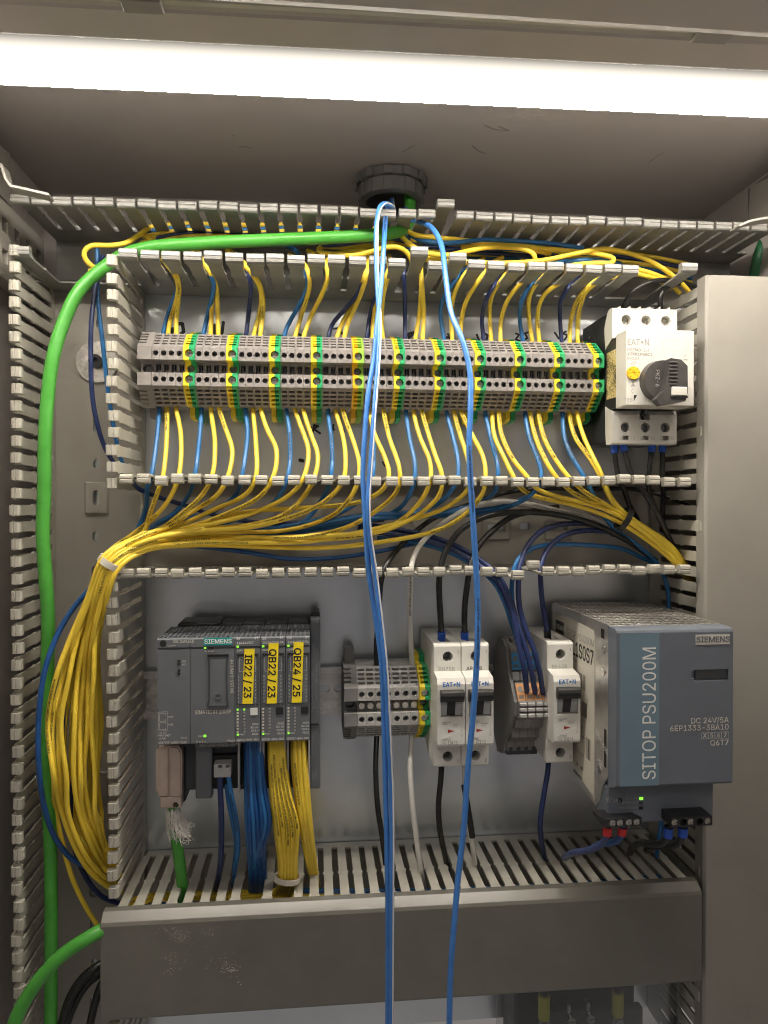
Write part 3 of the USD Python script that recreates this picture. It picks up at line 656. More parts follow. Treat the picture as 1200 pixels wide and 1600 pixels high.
# ================================================================ push-in terminals
def pushin(x, w, label):
    t = thing('push_in_terminal', label, 'terminal', 'slim push-in terminals beside the power supply', (x, 0, 0))
    zz = lambda y, d: WZ(815, y, d)
    P = [(8, zz(1020, 20)), (20, zz(997, 30)), (36, zz(997, 36)), (46, zz(1012, 46)), (50, zz(1020, 50)), (52, zz(1046, 52)), (49, zz(1050, 50)), (50, zz(1064, 50)), (60, zz(1067, 60)), (68, zz(1094, 68)), (71, zz(1097, 71)), (71, zz(1103, 71)), (69, zz(1104, 70)), (71, zz(1106, 71)), (71, zz(1112, 71)), (69, zz(1113, 70)), (70, zz(1115, 70)), (69, zz(1122, 69)), (63, zz(1125, 64)), (60, zz(1137, 60)), (52, zz(1140, 52)), (52, zz(1152, 52)), (42, zz(1160, 44)), (38, zz(1177, 38)), (20, zz(1178, 24)), (8, zz(1150, 10))]
    b = MB().ext(P, -w/2+.12, w/2-.12, 'x')
    c = MB()
    for (y, d, r) in ((1003, 42, 1.7), (1170, 40, 1.7)): c.cyl((0, d-14, zz(y, d)), (0, d+8, zz(y, d)), r, 14)
    b.cut(c).build('body', 'terminal_grey', t)
    def cap(y0, d0, y1, d1, m, nm):
        z0, z1 = zz(y0, d0), zz(y1, d1); q = MB().ext([(d0-3, z0), (d0+.5, z0), (d1+.5, z1), (d1-3, z1)], -w/2+.25, w/2-.25, 'x')
        zc = z0+(z1-z0)*.34; dc = d0+(d1-d0)*.34; c2 = MB().cyl((0, dc-3, zc), (0, dc+4, zc), min(1.9, w/2-.7), 16)
        zs = z0+(z1-z0)*.78; ds = d0+(d1-d0)*.78; c2.box(-w/2+1.1, w/2-1.1, ds-2.4, ds+3, zs-1.1, zs+1.1)
        q.cut(c2).build(nm, m, t)
        MB().box(-w/2+.6, w/2-.6, min(d0, d1)-4, min(d0, d1)-2.6, min(z0, z1)+.6, max(z0, z1)-.6).build('contact', 'hole_black', t)
    cap(1020, 50.2, 1046, 52.2, 'block_blue', 'blue_cap'); cap(1068, 60.3, 1095, 68.2, 'orange', 'orange_cap')
    for y0, y1 in ((1098, 1103.5), (1106, 1112), (1115, 1121.5)): MB().box(-w/2+.35, w/2-.35, 66, 72.3, zz(y1, 71), zz(y0, 71), .5).build('ridge', 'terminal_light', t)
    MB().box(-w/2+.3, w/2-.3, 49.5, 53.5, zz(1064, 53), zz(1050, 53), .4).build('label_holder', 'inner_grey', t)
    MB().box(-w/2+.2, w/2-.2, 30, 39, zz(1178, 38)-.1, zz(1163, 40), .3).build('foot', 'plc_dark', t)
for k in range(4):
    xA, xB_ = WX(808, 1080, 66), WX(860, 1100, 68); w = (xB_-xA)/4
    pushin(xA+w*(k+.5), w, '%s slim push-in terminal of four with blue and orange caps' % ['leftmost', 'second', 'third', 'rightmost'][k])
PUX = [xA+w*(k+.5) for k in range(4)]
# brown grey end plate at their left
ep = MB(); zz = lambda y, d: WZ(800, y, d)
ep.ext([(8, zz(1030, 10)), (20, zz(999, 26)), (36, zz(999, 36)), (45, zz(1015, 46)), (49, zz(1048, 50)), (57, zz(1070, 60)), (67, zz(1098, 68)), (66, zz(1118, 66)), (55, zz(1140, 56)), (42, zz(1160, 44)), (37, zz(1176, 38)), (20, zz(1176, 24)), (8, zz(1140, 10))], xA-2.1, xA-.1, 'x')
ep.build('end_plate', 'terminal_dark', None, 'dark grey end plate at the left of the slim push-in terminals', 'end plate')

# ================================================================ motor protection switch
def motor_switch():
    t = thing('motor_starter', 'white motor protection switch with dark rotary knob and yellow dial', 'motor starter')
    db, dn = 64.0, 88.0
    x0, x1 = WX(956.5, 510, db), WX(1058, 510, db); xc = (x0+x1)/2
    zt, z1, z2, zb = WZ(1010, 482, db), WZ(1010, 527, db+2), WZ(1010, 634, dn), WZ(1000, 694, db)
    MB().box(x0+.6, x1-.6, 6, 52, zb+2, zt-1, .8).build('rear_body', 'black_plastic', t)
    pts = MB()
    for z, s in ((1, 1), (2, -1)): pass
    # white front: upper block, nose, lower block
    b = MB().ext([(50, zt-12), (55, zt-2), (58, zt), (db-1, zt), (db, zt-1), (db, z1), (db, z1-.5), (52, z1-6)], x0, x1, 'x')
    c = MB()
    scx = [WX(q, 500, db) for q in (978.5, 1009.5, 1040.5)]; zs = WZ(1010, 500.5, db)
    for x in scx: c.cyl((x, db-8, zs), (x, db+2, zs), 3.5, 24)
    b.cut(c).build('upper_block', 'device_white', t)
    for k in range(6):
        x = x0+4+k*7.2; MB().ext([(x, zt), (x+2.6, zt), (x+2.6, zt+1.8)], 54, db-1, 'd').build('barrier', 'device_white', t)
    MB().box(x0+.4, x1-.4, 52.2, 70.5, z2+1, z1-1, .3).build('middle_body', 'black_plastic', t)
    MB().box(x0-.2, x1-.2, 70.6, dn, z2, z1, .6).build('front_block', 'device_white', t)
    b = MB().ext([(52, z2+4), (db-2, z2-.2), (db, z2-3), (db, zb+.6), (db-.6, zb), (54, zb), (52, zb+9)], x0, x1, 'x'); c = MB()
    zs2 = WZ(1010, 668, db)
    for x in scx: c.cyl((x-.3, db-8, zs2), (x-.3, db+2, zs2), 3.4, 24).box(x-2.2, x+2.3, db-4, db+2, WZ(1010, 687.5, db), WZ(1010, 681, db))
    c.box(xc-3.5, xc+3.8, db-4, db+2, WZ(1010, 656, db), WZ(1010, 639, db))
    b.cut(c).build('lower_block', 'device_white', t)
    for x in scx:
        for z in (zs, zs2):
            s = MB().cyl((x, db-7.9, z), (x, db-4.5, z), 3.1, 18); s.cut(MB().box(x-4, x+4, db-5.6, db-4, z-.5, z+.5)).build('terminal_screw', 'screw_metal' if z == zs else 'dark_metal', t)
    MB().box(xc-.6, xc+.7, db-3.9, db-1, WZ(1010, 656, db), WZ(1010, 640, db)).box(xc-2.6, xc+2, db-3.9, db-1.2, WZ(1010, 650, db), WZ(1010, 646, db)).build('slot_insert', 'black_plastic', t)
    # knob
    kx, kz = WX(1037, 594, dn+6), WZ(1037, 594, dn+6)
    MB().cyl((kx, dn+.05, kz), (kx, dn+6, kz), 14.0, 48, 13.2).build('knob', 'knob_grey', t, smooth=35)
    bar = Polygon([(1, 13.6), (9, 12.6), (13.4, 8.5), (13.6, -9), (12, -14.5), (-5, -17.5), (-8.5, -13.5), (-3, -8), (0, 2)]).buffer(-1).buffer(1)
    q = MB().ext([(kx+a, kz+b_) for a, b_ in bar.exterior.coords[:-1]], dn+6.05, dn+12, 'd'); q.build('knob_handle', 'knob_grey', t)
    for k in range(7):
        MB().box(kx+.8, kx+6.4, dn+11.9, dn+12.6, kz+10-k*2.4, kz+11.2-k*2.4, .25).build('grip_rib', 'knob_grey', t)
    MB().box(kx+2.2, kx+12.6, dn+10, dn+13.4, kz-11.2, kz-5.4, .5).build('lock_slide', 'device_white', t)
    MB().box(kx+1.6, kx+13.4, dn+10, dn+12.9, kz-12.4, kz-11.3, .2).build('slide_frame', 'black_plastic', t)
    MB().text('PKZ-6', 2.6, (kx-5.5, dn+6.02, kz+7), right=(0, 0, -1), up=(1, 0, 0)).build('lettering', 'print_grey', t)
    # dial
    dx, dz = WX(989, 583, dn), WZ(989, 583, dn)
    d_ = MB().cyl((dx, dn+.05, dz), (dx, dn+1.4, dz), 4.6, 32, 4.3); d_.cut(MB().box(dx-1.6, dx+1.6, dn+.8, dn+2, dz-.35, dz+.35).box(dx-.35, dx+.35, dn+.8, dn+2, dz-1.6, dz+1.6)).build('setting_dial', 'dial_yellow', t, smooth=35)
    tk = MB()
    for k in range(7):
        a = math.radians(-40+k*45); tk.ext(LineString([(dx+3*math.cos(a), dz+3*math.sin(a)), (dx+3.9*math.cos(a), dz+3.9*math.sin(a))]).buffer(.16), dn+1.35, dn+1.48, 'd')
    tk.build('dial_marks', 'print_black', t)
    X, Z = lambda p: WX(p, 580, dn), lambda p: WZ(1000, p, dn)
    eaton(MB(), X(979.5), dn, Z(539.5), 4.1, X(1014)-X(979.5)).build('lettering', 'print_grey', t)
    g = MB().text('PKZM0-1,6', 2.0, (X(979.5), dn, Z(549)), bold=True).text('XTPR1P6BC1', 2.0, (X(979.5), dn, Z(556)), bold=True).text('Ir=1,6A', 1.7, (X(979.5), dn, Z(562)), bold=True).text('TEST', 2.2, (X(975.5), dn, Z(627.5)))
    for k, (a, b_) in enumerate((('1', 'L1'), ('3', 'L2'), ('5', 'L3'))): MB().text(a, 1.9, (scx[k]-5.2, db, WZ(1010, 490, db))).text(b_, 1.9, (scx[k]+2.4, db, WZ(1010, 490, db))).build('lettering', 'print_grey', t)
    for k, (a, b_) in enumerate((('2', 'T1'), ('4', 'T2'), ('6', 'T3'))): MB().text(a, 1.9, (scx[k]-4.4, db, WZ(1010, 687, db))).text(b_, 1.9, (scx[k]+3.2, db, WZ(1010, 687, db))).build('lettering', 'print_grey', t)
    g.ext([(X(985.5), Z(604)), (X(992.5), Z(604)), (X(989), Z(597))], dn, dn+.06, 'd').ext(LineString([(X(989), Z(606.5)), (X(989), Z(609)), (X(986.8), Z(610)), (X(986.8), Z(613)), (X(989), Z(613)), (X(989), Z(615.5))]).buffer(.12), dn, dn+.06, 'd')
    g.ext(LineString([(X(986), Z(569.5)), (X(988), Z(566)), (X(993), Z(566)), (X(991), Z(569.5)), (X(986), Z(569.5))]).buffer(.2), dn, dn+.06, 'd').text('O', 3, (X(1004.5), dn, Z(614.5))).text('LED', 1.3, (X(1069), dn, Z(607)))
    fr = sbox(X(1037), Z(547.5), X(1075), Z(531)); g.ext(fr.difference(fr.buffer(-.12)), dn, dn+.06, 'd').text('3P', 1.2, (X(1068), dn, Z(556))).text('RED', 1.2, (X(1068), dn, Z(562)))
    fr = sbox(X(1066), Z(627), X(1076), Z(615)); g.ext(fr.difference(fr.buffer(-.12)), dn, dn+.06, 'd')
    g.build('lettering', 'print_grey', t)
    MB().ext([(X(990.5), Z(627.5)), (X(990.5), Z(617.5)), (X(995.5), Z(617.5))], dn, dn+.06, 'd').build('test_mark', 'print_black', t)
    # printed left flank
    pr = MB(); r3 = random.Random(5); xx = x0+.6
    for k in range(16):
        z = zt-12-k*4.4+r3.uniform(-1, 1); s = r3.choice(['CE', 'IEC/EN 60947', 'TRIP 600V', 'UL 508', 'MAX 1,6A', 'HP', 'kA 150', 'CSA C22.2', 'A 600', '480Y'])
        pr.text(s, r3.choice([1.6, 2.2, 2.8, 1.2]), (xx-.0, 12+r3.uniform(0, 8), z), right=(0, 1, 0), up=(0, 0, 1))
    m = pr.m; v = []
    for q in m: q.vertices[:, 0] = np.where(q.vertices[:, 0] > q.vertices[:, 0].mean(), xx-.01, xx-.08)
    pr.build('lettering', 'print_cream', t)
    MB().box(x0+.1, x0+.35, 54, 70, WZ(960, 621, 68), WZ(960, 546, 68)).build('side_sticker', 'plate_label', t)
MAT['plate_label'] = usdkit.material(stage, '/World/Looks/plate_label', {'g': ('geometry', {}), 'n': ('noise_texture', {'scale': 700.0, 'detail': 5.0, 'roughness': .8}), 'n2': ('noise_texture', {'scale': 60.0}),
    'a': ('math', {'math_type': 'multiply_add', 'value2': .55, 'value3': .22}), 'c': ('math', {'math_type': 'multiply'}), 'r': ('rgb_ramp', {'ramp': [(.22, (.06, .055, .05)), (.27, (.62, .47, .14)), (.36, (.62, .59, .52))]}), 'p': ('principled_bsdf', {'roughness': .5})},
    [('g.position', 'n.vector'), ('g.position', 'n2.vector'), ('n2.fac', 'a.value1'), ('n.fac', 'c.value1'), ('a.value', 'c.value2'), ('c.value', 'r.fac'), ('r.color', 'p.base_color')], surface='p.BSDF')
motor_switch()

# ================================================================ controller (interface module, three io modules, end module)
DF = 88.0
PX = lambda p: WX(p, 1078, DF)
PZ = lambda p: WZ(370, p, DF)
ztop, zbot = PZ(996), PZ(1161)
def vents(t, x0, x1, d0, d1, z, nx, nd, m='plc_grey', name='vent_grille', bar=.9, depth=3.0, hole='hole_black'):
    """a grille of crossing bars over a black sheet painted as the shaded hollow, on top of a device"""
    g = MB(); MB().box(x0, x1, d0, d1, z-depth-.6, z-depth).build('painted_vent_shade', hole, t)  # black sheet puts the shade inside the vents into its colour
    poly = sbox(x0, d0, x1, d1); hs = []
    cw, cd = (x1-x0)/nx, (d1-d0)/nd
    for i in range(nx):
        for j in range(nd): hs.append(sbox(x0+i*cw+bar/2, d0+j*cd+bar/2, x0+(i+1)*cw-bar/2, d0+(j+1)*cd-bar/2))
    g.ext(poly.difference(unary_union(hs)), z-depth, z, 'z'); g.build(name, m, t)
def plc_box(t, x0, x1, name='housing', m='plc_grey', top_in=0.0):
    zt = ztop
    P = [(30, zt-3.6), (86.4, zt-3.6), (86.4, zt), (DF-.6, zt), (DF, zt-.7), (DF, PZ(1010)), (DF-1.1, PZ(1010.6)), (DF-1.1, PZ(1012.4)), (DF-.4, PZ(1013)), (DF-.4, zbot+.5), (DF-1, zbot), (30, zbot)]
    MB().ext(P, x0+.12, x1-.12, 'x').build(name, m, t)
def led(t, x, y, m='led_green', w=1.3): MB().box(x-w/2, x+w/2, DF-.5, DF+.15, PZ(y)-w*.45, PZ(y)+w*.45).build('indicator', m, t)
im = thing('interface_module', 'grey controller interface module with teal badge, leftmost of the controller', 'controller')
xa, xm, xb = PX(245.5), PX(297), PX(367)
plc_box(im, xa, xm, 'bus_adapter'); plc_box(im, xm, xb, 'housing')
vents(im, xa+.3, xm-.3, 42, 85.8, ztop+.05, 7, 5); vents(im, xm+.3, xb-.3, 42, 85.8, ztop+.05, 9, 6)
MB().box(xa+4, xm+12, 14, 40, ztop-7, ztop+2.5, 1.4).build('rail_catch', 'black_plastic', im); MB().box(xm+12.2, xb, 14, 38, ztop-7, ztop+1.5, 1.2).build('rail_catch', 'plc_dark', im)
zlow = WZ(370, 1236, 60)
MB().box(xa+5, xb-.3, 10, 66, zlow+4, zbot-.2, .8).build('base_unit', 'plc_dark', im)
MB().box(xm+2, xb, 66.2, DF-6, PZ(1172), zbot-.1, .6).build('lower_flap', 'plc_grey', im)
MB().box(xm+1, WX(332, 1220, 72), 66, 74, zlow+1, PZ(1175), .8).build('lower_housing', 'plc_grey', im)
# front details
tx = MB(); T = lambda s, h, x, y, **k: tx.text(s, h, (PX(x), DF-.4 if y > 1012 else DF, PZ(y)), **k)
b = MB().cyl((PX(255), DF-1, PZ(1003.5)), (PX(255), DF+.12, PZ(1003.5)), 2.1, 20).build('screw_hole', 'hole_black', im)
T('BA 2xRJ45', 1.75, 271, 1003); T('0,25 Nm', .9, 262, 1008)
for y in (1031, 1036, 1046, 1051): led(im, PX(279.5), y, 'hole_black', 1.5)
T('LK1', 1.1, 284, 1033); T('LK2', 1.1, 284, 1038)
for y0, y1 in ((1112, 1124), (1126, 1137)):
    fr = sbox(PX(249), PZ(y1), PX(259), PZ(y0)); notch = sbox(PX(257), PZ((y0+y1)/2+3), PX(261), PZ((y0+y1)/2-3)); tx.ext(fr.difference(fr.buffer(-.18)).difference(notch), DF-.42, DF-.33, 'd')
fr = sbox(PX(246.8), PZ(1138.5), PX(261.5), PZ(1109.5)); tx.ext(fr.difference(fr.buffer(-.14)), DF-.42, DF-.33, 'd')
T('P1R', 1.1, 263, 1119); T('P2R', 1.1, 263, 1131); T('X1 X2', 1.1, 248.5, 1143); T('PROFINET', 1.1, 246.8, 1147.5); T('(LAN)', 1.1, 248.5, 1152); T('FS:11', 1.1, 282, 1152); T('6ES7193-6AR00-0AA0', 1.6, 247.5, 1159.5, sx=fit('6ES7193-6AR00-0AA0', 1.6, PX(291)-PX(247.5)))
T('SIMATIC ET 200SP', 2.3, 304, 1114.5, sx=fit('SIMATIC ET 200SP', 2.3, PX(361)-PX(304)));
tx.text('IM 155-6 PN/2 HF', 1.75, (PX(364.5), DF-.4, PZ(1083.5)), right=(0, 0, 1), up=(-1, 0, 0))
T('RN ER MT', 1.0, 319, 1018); T('PWR', 1.2, 309.5, 1150.5); T('V 4.2.4', 1.3, 306, 1159); T('FS:04', 1.3, 355, 1159)
tx.text('6ES7155-6AU01-0CN0', 1.6, (PX(309), DF-5.95, PZ(1169)))
tx.build('lettering', 'print_cream', im)
MB().box(PX(318.5), PX(363), DF, DF+.25, PZ(1007.5), PZ(995.8)).build('badge', 'teal', im)
MB().text('SIEMENS', 2.7, (PX(340.8), DF+.25, PZ(1004.8)), align='c', bold=True, sx=1.02).build('badge_lettering', 'print_white', im)
led(im, PX(320.5), 1011.5); led(im, PX(326), 1011.5, 'hole_black'); led(im, PX(331.5), 1011.5, 'hole_black'); led(im, PX(320), 1148.5, 'led_green', 1.6)
# recessed door
dp = Polygon([(PX(a), PZ(b_)) for a, b_ in ((324, 1021), (357.5, 1021), (357.5, 1026), (355, 1029), (355, 1094), (357, 1098), (357, 1103), (323.5, 1103), (323.5, 1098), (326, 1094), (326, 1029), (324, 1026))])
MB().ext(dp.difference(dp.buffer(-.55)), DF-.42, DF+.5, 'd').build('door_frame', 'plc_dark', im)
MB().ext(dp.buffer(-.6), DF-.42, DF-.1, 'd').build('door', 'plc_grey', im)
MB().box(PX(326), PX(356), DF-.4, DF+.35, PZ(1025.5), PZ(1021.5)).build('door_lip', 'hole_black', im)
q = MB().cyl((PX(340.5), DF-.1, PZ(1087)), (PX(340.5), DF+.5, PZ(1087)), 2.1, 24); q.cut(MB().cyl((PX(340.5), DF, PZ(1087)), (PX(340.5), DF+1, PZ(1087)), 1.4, 20)).build('push_stud', 'plc_grey', im, smooth=30)
# power plug under it
x0, x1 = WX(338, 1200, 66), WX(364, 1200, 66)
pb = MB().box(x0-3, x1+6, 66.1, 70, WZ(350, 1227, 70), WZ(350, 1180, 70), .4).build('plug_recess', 'hole_black', im)
pp = MB().box(x0, x1, 70, 79, WZ(350, 1214, 78), WZ(350, 1193, 78), .4); c = MB()
for q in (344.5, 356): c.box(WX(q, 1200, 78)-1.3, WX(q, 1200, 78)+1.3, 76, 82, WZ(350, 1200, 79), WZ(350, 1195, 79))
pp.cut(c).build('power_plug', 'inner_grey', im)
def io_module(p0, p1, label, code, tape0, kind, lit, gtxt, part):
    t = thing('io_module', label, 'io module', 'three slim modules of the controller')
    x0, x1 = PX(p0), PX(p1); plc_box(t, x0, x1)
    vents(t, x0+.3, x1-.3, 60, 85.8, ztop+.05, 5, 4); vents(t, x0+.3, x1-.3, 40, 58, ztop+.05, 3, 3, bar=1.6)
    MB().box(x0+.15, x1-.15, 16, 38, ztop-7, ztop+1.6, 1.2).build('rail_catch', 'plc_dark', t)
    MB().box(x0+.2, x1-.2, 10, 60, zlow+1, zbot-.1, .5).build('base_unit', 'plc_dark', t)
    MB().box(x0+.25, x0+1.6, 60, 74, zlow+4, zbot-.1, .3).build('terminal_comb', 'inner_grey', t); MB().box(x1-1.4, x1-.25, 60, 74, zlow+4, zbot-.1, .3).build('terminal_comb', 'inner_grey', t)
    o = p0-367
    tx = MB(); T = lambda s, h, x, y, **k: tx.text(s, h, (PX(x+o), DF-.4 if y > 1012 else DF, PZ(y)), **k)
    T(kind, 1.3, 370, 1000); T('ST', 1.5, 403.5, 999.5, align='r'); T(gtxt, 1.45, 370, 1006.5, sx=min(1, fit(gtxt, 1.45, PX(403.5)-PX(370)))); T('DIAG', 1.15, 370, 1018)
    for k in range(9): T('%d' % ((k*2) % 10), .95, 371.5, 1059+k*5.6); T('%d' % ((k*2+1) % 10), .95, 398, 1059+k*5.6)
    for s, y in (('CC00', 1134), ('BU: A0', 1139), ('V0.0.0', 1144), ('FS:21', 1149.5)): T(s, 1.1, 403.5, y, align='r')
    T('PWR', 1.0, 374, 1149.5); T(part, 1.35, 369.3, 1158.5, sx=fit(part, 1.35, PX(403.5)-PX(369.3)))
    fr = sbox(PX(374+o), PZ(1050), PX(400+o), PZ(1027)); tx.ext(fr.difference(fr.buffer(-.13)), DF-.42, DF-.33, 'd')
    tx.build('lettering', 'print_white', t)
    fr = sbox(PX(369.5+o), PZ(1101), PX(404+o), PZ(1021)); MB().ext(fr.difference(fr.buffer(-.5)), DF-.42, DF+.15, 'd').build('slot_frame', 'plc_dark', t)
    MB().box(PX(370+o), PX(403+o), DF-.38, DF+.1, PZ(1025), PZ(1021.8)).build('slot_lip', 'hole_black', t)
    led(t, PX(371.5+o), 1010.5, 'led_green', 1.5); led(t, PX(371.5+o), 1148, 'led_green', 1.3)
    for k in range(8):
        for j, x in enumerate((371.3, 381.5)):
            on = (k == 0 and lit) or (k < 2 and lit and j == 0 and False)
            led(t, PX(x+o), 1109+k*5.0, 'led_green' if on else 'print_grey' if j else 'badge_silver', 1.15)
    MB().box(PX(391+o), PX(402.5+o), DF-.4, DF+.1, PZ(1118), PZ(1107)).build('colour_tab', 'print_white' if lit else 'hole_black', t)
    # tape
    a, b_, c_, d_ = tape0
    tp = MB().ext([(PX(a), PZ(c_)), (PX(b_), PZ(c_)), (PX(b_-3), PZ(d_)), (PX(a-3.2), PZ(d_))], DF+.18, DF+.3, 'd').build('label_tape', 'label_yellow', t)
    L = PZ(c_+8)-PZ(d_-9.5); MB().text(code, 4.5, (PX((a+b_)/2-7.0), DF+.3, PZ(c_+8)), right=(-.03, 0, -1), up=(1, 0, -.03), sx=fit(code, 4.5, L, True), bold=True).build('tape_lettering', 'ink_black', t)
io_module(367, 406.5, 'slim io module with yellow tape IB22 / 23 and a white tab', 'IB22 / 23', (382, 398, 1014, 1100), 'DI', True, '16x24VDC', '6ES7131-6BH01-0BA0')
io_module(406.8, 446, 'slim io module with yellow tape QB22 / 23 between two others', 'QB22 / 23', (420, 435.5, 1006, 1100.5), 'DQ', False, '16x24VDC/0.5A', '6ES7132-6BH01-0BA0')
io_module(446.3, 484.5, 'slim io module with yellow tape QB24 / 25, rightmost of three', 'QB24 / 25', (459, 474.5, 1005, 1100), 'DQ', False, '16x24VDC/0.5A', '6ES7132-6BH01-0BA0')
em = thing('end_module', 'dark grey narrow end module closing the controller on its right', 'end module')
x0, x1 = PX(484.8), WX(500.5, 1100, 62)
MB().box(x0, x1, 10, 62, WZ(490, 1132, 62), WZ(490, 970, 62), .6).build('upper_cover', 'plc_grey', em)
MB().box(x0, x1, 10, 60.5, WZ(490, 1232, 60), WZ(490, 1132.6, 62), .6).build('lower_cover', 'plc_grey', em)
MB().box(x0, x1, 14, 40, WZ(490, 969, 40), WZ(490, 957, 40), .9).build('rail_catch', 'black_plastic', em)
tx = MB().text('6ES7193-6PA00-0AA0', 1.5, (x1-1.8, 62, WZ(490, 1093, 62)), right=(0, 0, 1), up=(-1, 0, 0)).text('FS:10', 1.0, (x0+1, 62, WZ(490, 1107, 62))).text('V1.2.3', 1.0, (x0+1, 62, WZ(490, 1112, 62)))
tx.text('SPARE', 1.2, (x0+2.4, 60.5, WZ(490, 1217, 60)), right=(0, 0, 1), up=(-1, 0, 0)).text('PART', 1.2, (x0+4.2, 60.5, WZ(490, 1216, 60)), right=(0, 0, 1), up=(-1, 0, 0)).build('lettering', 'print_grey', em)

# ================================================================ plug with green network cable
dP = 74.0
pl_ = thing('network_plug', 'worn brownish metal network plug below the interface module', 'plug')
PP = [(243.5, 1172), (248, 1168), (258, 1165), (278, 1165), (284, 1172), (285, 1190), (284, 1244), (248, 1244), (247, 1238), (243.5, 1234)]
MB().ext([(WX(a, b_, dP), WZ(a, b_, dP)) for a, b_ in PP], 54, dP, 'd').build('shell', 'plug_metal', pl_)
MB().ext([(WX(a, b_, dP), WZ(a, b_, dP)) for a, b_ in ((249, 1174), (252, 1170), (263, 1167), (263, 1243), (249, 1243))], dP, dP+1.3, 'd').build('shell_panel', 'plug_metal', pl_)
MB().ext([(WX(a, b_, dP), WZ(a, b_, dP)) for a, b_ in ((267, 1167), (277, 1167), (282, 1175), (283, 1243), (267, 1243))], dP, dP+1.3, 'd').build('shell_panel', 'plug_metal', pl_)
q = MB().box(WX(250.5, 1250, dP), WX(284, 1250, dP), 56, dP+1.0, WZ(260, 1262, dP), WZ(260, 1244.5, dP), .5); q.cut(MB().cyl((WX(275, 1257, dP), 50, WZ(275, 1257, dP)), (WX(275, 1257, dP), 90, WZ(275, 1257, dP)), 1.9, 20)).build('clamp', 'plug_metal', pl_)
MB().box(WX(285.5, 1200, 64), WX(291, 1200, 64), 50, 68, WZ(288, 1250, 64), WZ(288, 1166, 64), .8).build('housing_side', 'black_plastic', pl_)
gcab = thing('network_cable', 'short green cable with frayed braid going down from the metal plug', 'cable')
G1 = [W(*p) for p in ((268, 1256, 66), (272, 1290, 64), (277, 1320, 62), (283, 1365, 58), (286, 1400, 52), (280, 1440, 40))]
MB().tube(G1, 3.7, 18).build('sheath', 'cable_green', gcab, smooth=60)
br = MB(); rb = random.Random(11)
for k in range(110):
    a = rb.uniform(0, 2*math.pi); c0 = np.array(W(270+rb.uniform(-1, 1), 1258+rb.uniform(0, 8), 66)); R_ = 4.0
    L = rb.uniform(12, 22); p = [c0+np.array([R_*math.cos(a)*.95, R_*math.sin(a), 0])]; side = rb.random() < .7
    for s in (.35, .7, 1.0):
        p.append(c0+np.array([R_*math.cos(a)*(1+s*.3)+s*s*(rb.uniform(0, 6) if side else rb.uniform(-2, 2))+s*2.5, R_*math.sin(a)*(1+s*.3)+s*rb.uniform(-1, 3), -L*s]))
    br.tube(p, .2, 4, 1.6)
for k in range(45):
    c0 = np.array(W(288+rb.gauss(0, 3), 1298+rb.gauss(0, 7), 69)); p = [c0+np.array([rb.uniform(-4, 4), rb.uniform(-2, 3), rb.uniform(-4, 4)]) for _ in range(4)]
    br.tube(p, .2, 4, 1.4)
tag(br.build('frayed_braid', 'braid', gcab), kind='stuff')

# ================================================================ power supply
psu = thing('power_supply', 'large metal cased power supply with grey blue front on the right', 'power supply')
dF, dM = 134.0, 118.0
x0, x1 = WX(963.5, 1000, dF), WX(1145.5, 1000, dF)
zt, zm, zb = WZ(1050, 982, dF), WZ(1050, 1228, dF), WZ(1050, 1283, dM)
ztb = zt+.4
xm0, xm1 = x0+.6, x1-.8
side = Polygon([(12, ztb-3), (15, ztb), (121, ztb), (121, zm+3), (112, zm-7), (106, zm-20), (100, zb+4), (60, zb+9), (12, zb+22)])
MB().ext(side, xm0, xm0+1.0, 'x').build('left_flank', 'aluminium', psu)
MB().ext(side, xm1-1.0, xm1, 'x').build('right_flank', 'aluminium', psu)
MB().box(xm0+1, xm1-1, 12, 13, zb+22, ztb-3).build('back', 'aluminium', psu)
MB().box(xm0+1.1, xm1-1.1, 99, 100, zb+9, ztb-8).build('inner_board', 'plc_dark', psu)
vents(psu, xm0+1.05, xm1-1.05, 15, 120.5, ztb-.1, 14, 15, m='aluminium', name='top_grille', bar=1.1, depth=1.2)
fr = Polygon([(x0, zm+1), (x0, zt-2), (x0+2, zt), (x1-2, zt), (x1, zt-2), (x1, zm+1)])
def psu_front():
    b = MB().ext([(121.2, zt), (dF-2.5, zt-.2), (dF-.7, zt-.8), (dF, zt-2.4), (dF, zm+1.2), (dF-1.5, zm-.2), (dM+1, zm-5.5), (121.2, zm-5)], x0, x1, 'x')
    wx = lambda p: WX(p, 1050, dF)
    b.cut(MB().box(wx(1084), wx(1138), dF-2, dF+2, WZ(1100, 1063.5, dF), WZ(1100, 1046.5, dF)).box(wx(1080.5), wx(1084.5), dF-1.2, dF+2, WZ(1100, 1060, dF), WZ(1100, 1049, dF)))
    b.build('front_cover', 'psu_front', psu)
psu_front()
FX, FZ = lambda p: WX(p, 1100, dF), lambda p: WZ(1050, p, dF)
MB().box(FX(1087), FX(1136.5), dF-1.9, dF-.6, FZ(1062), FZ(1048), .3).build('flap', 'plc_dark', psu)
MB().box(FX(968.5), FX(1030), dF, dF+.05, FZ(1226), FZ(988)).build('stripe', 'psu_stripe', psu)
MB().box(FX(1086.5), FX(1139.5), dF, dF+.25, FZ(1008), FZ(992.5), .0).build('badge', 'badge_silver', psu)
MB().text('SIEMENS', 3.3, (FX(1113), dF+.25, FZ(1004)), align='c', bold=True, sx=1.06).build('badge_lettering', 'psu_front', psu)
tw = text_cached('SITOP PSU200M', False)[0][:, 0].max()
hh = 8.4
MB().text('SITOP PSU200M', hh, (FX(1024.5), dF, FZ(1217.5)), right=(0, 0, 1), up=(-1, 0, 0), sx=(FZ(1011)-FZ(1217.5))/(tw*hh)).build('lettering', 'print_white', psu)
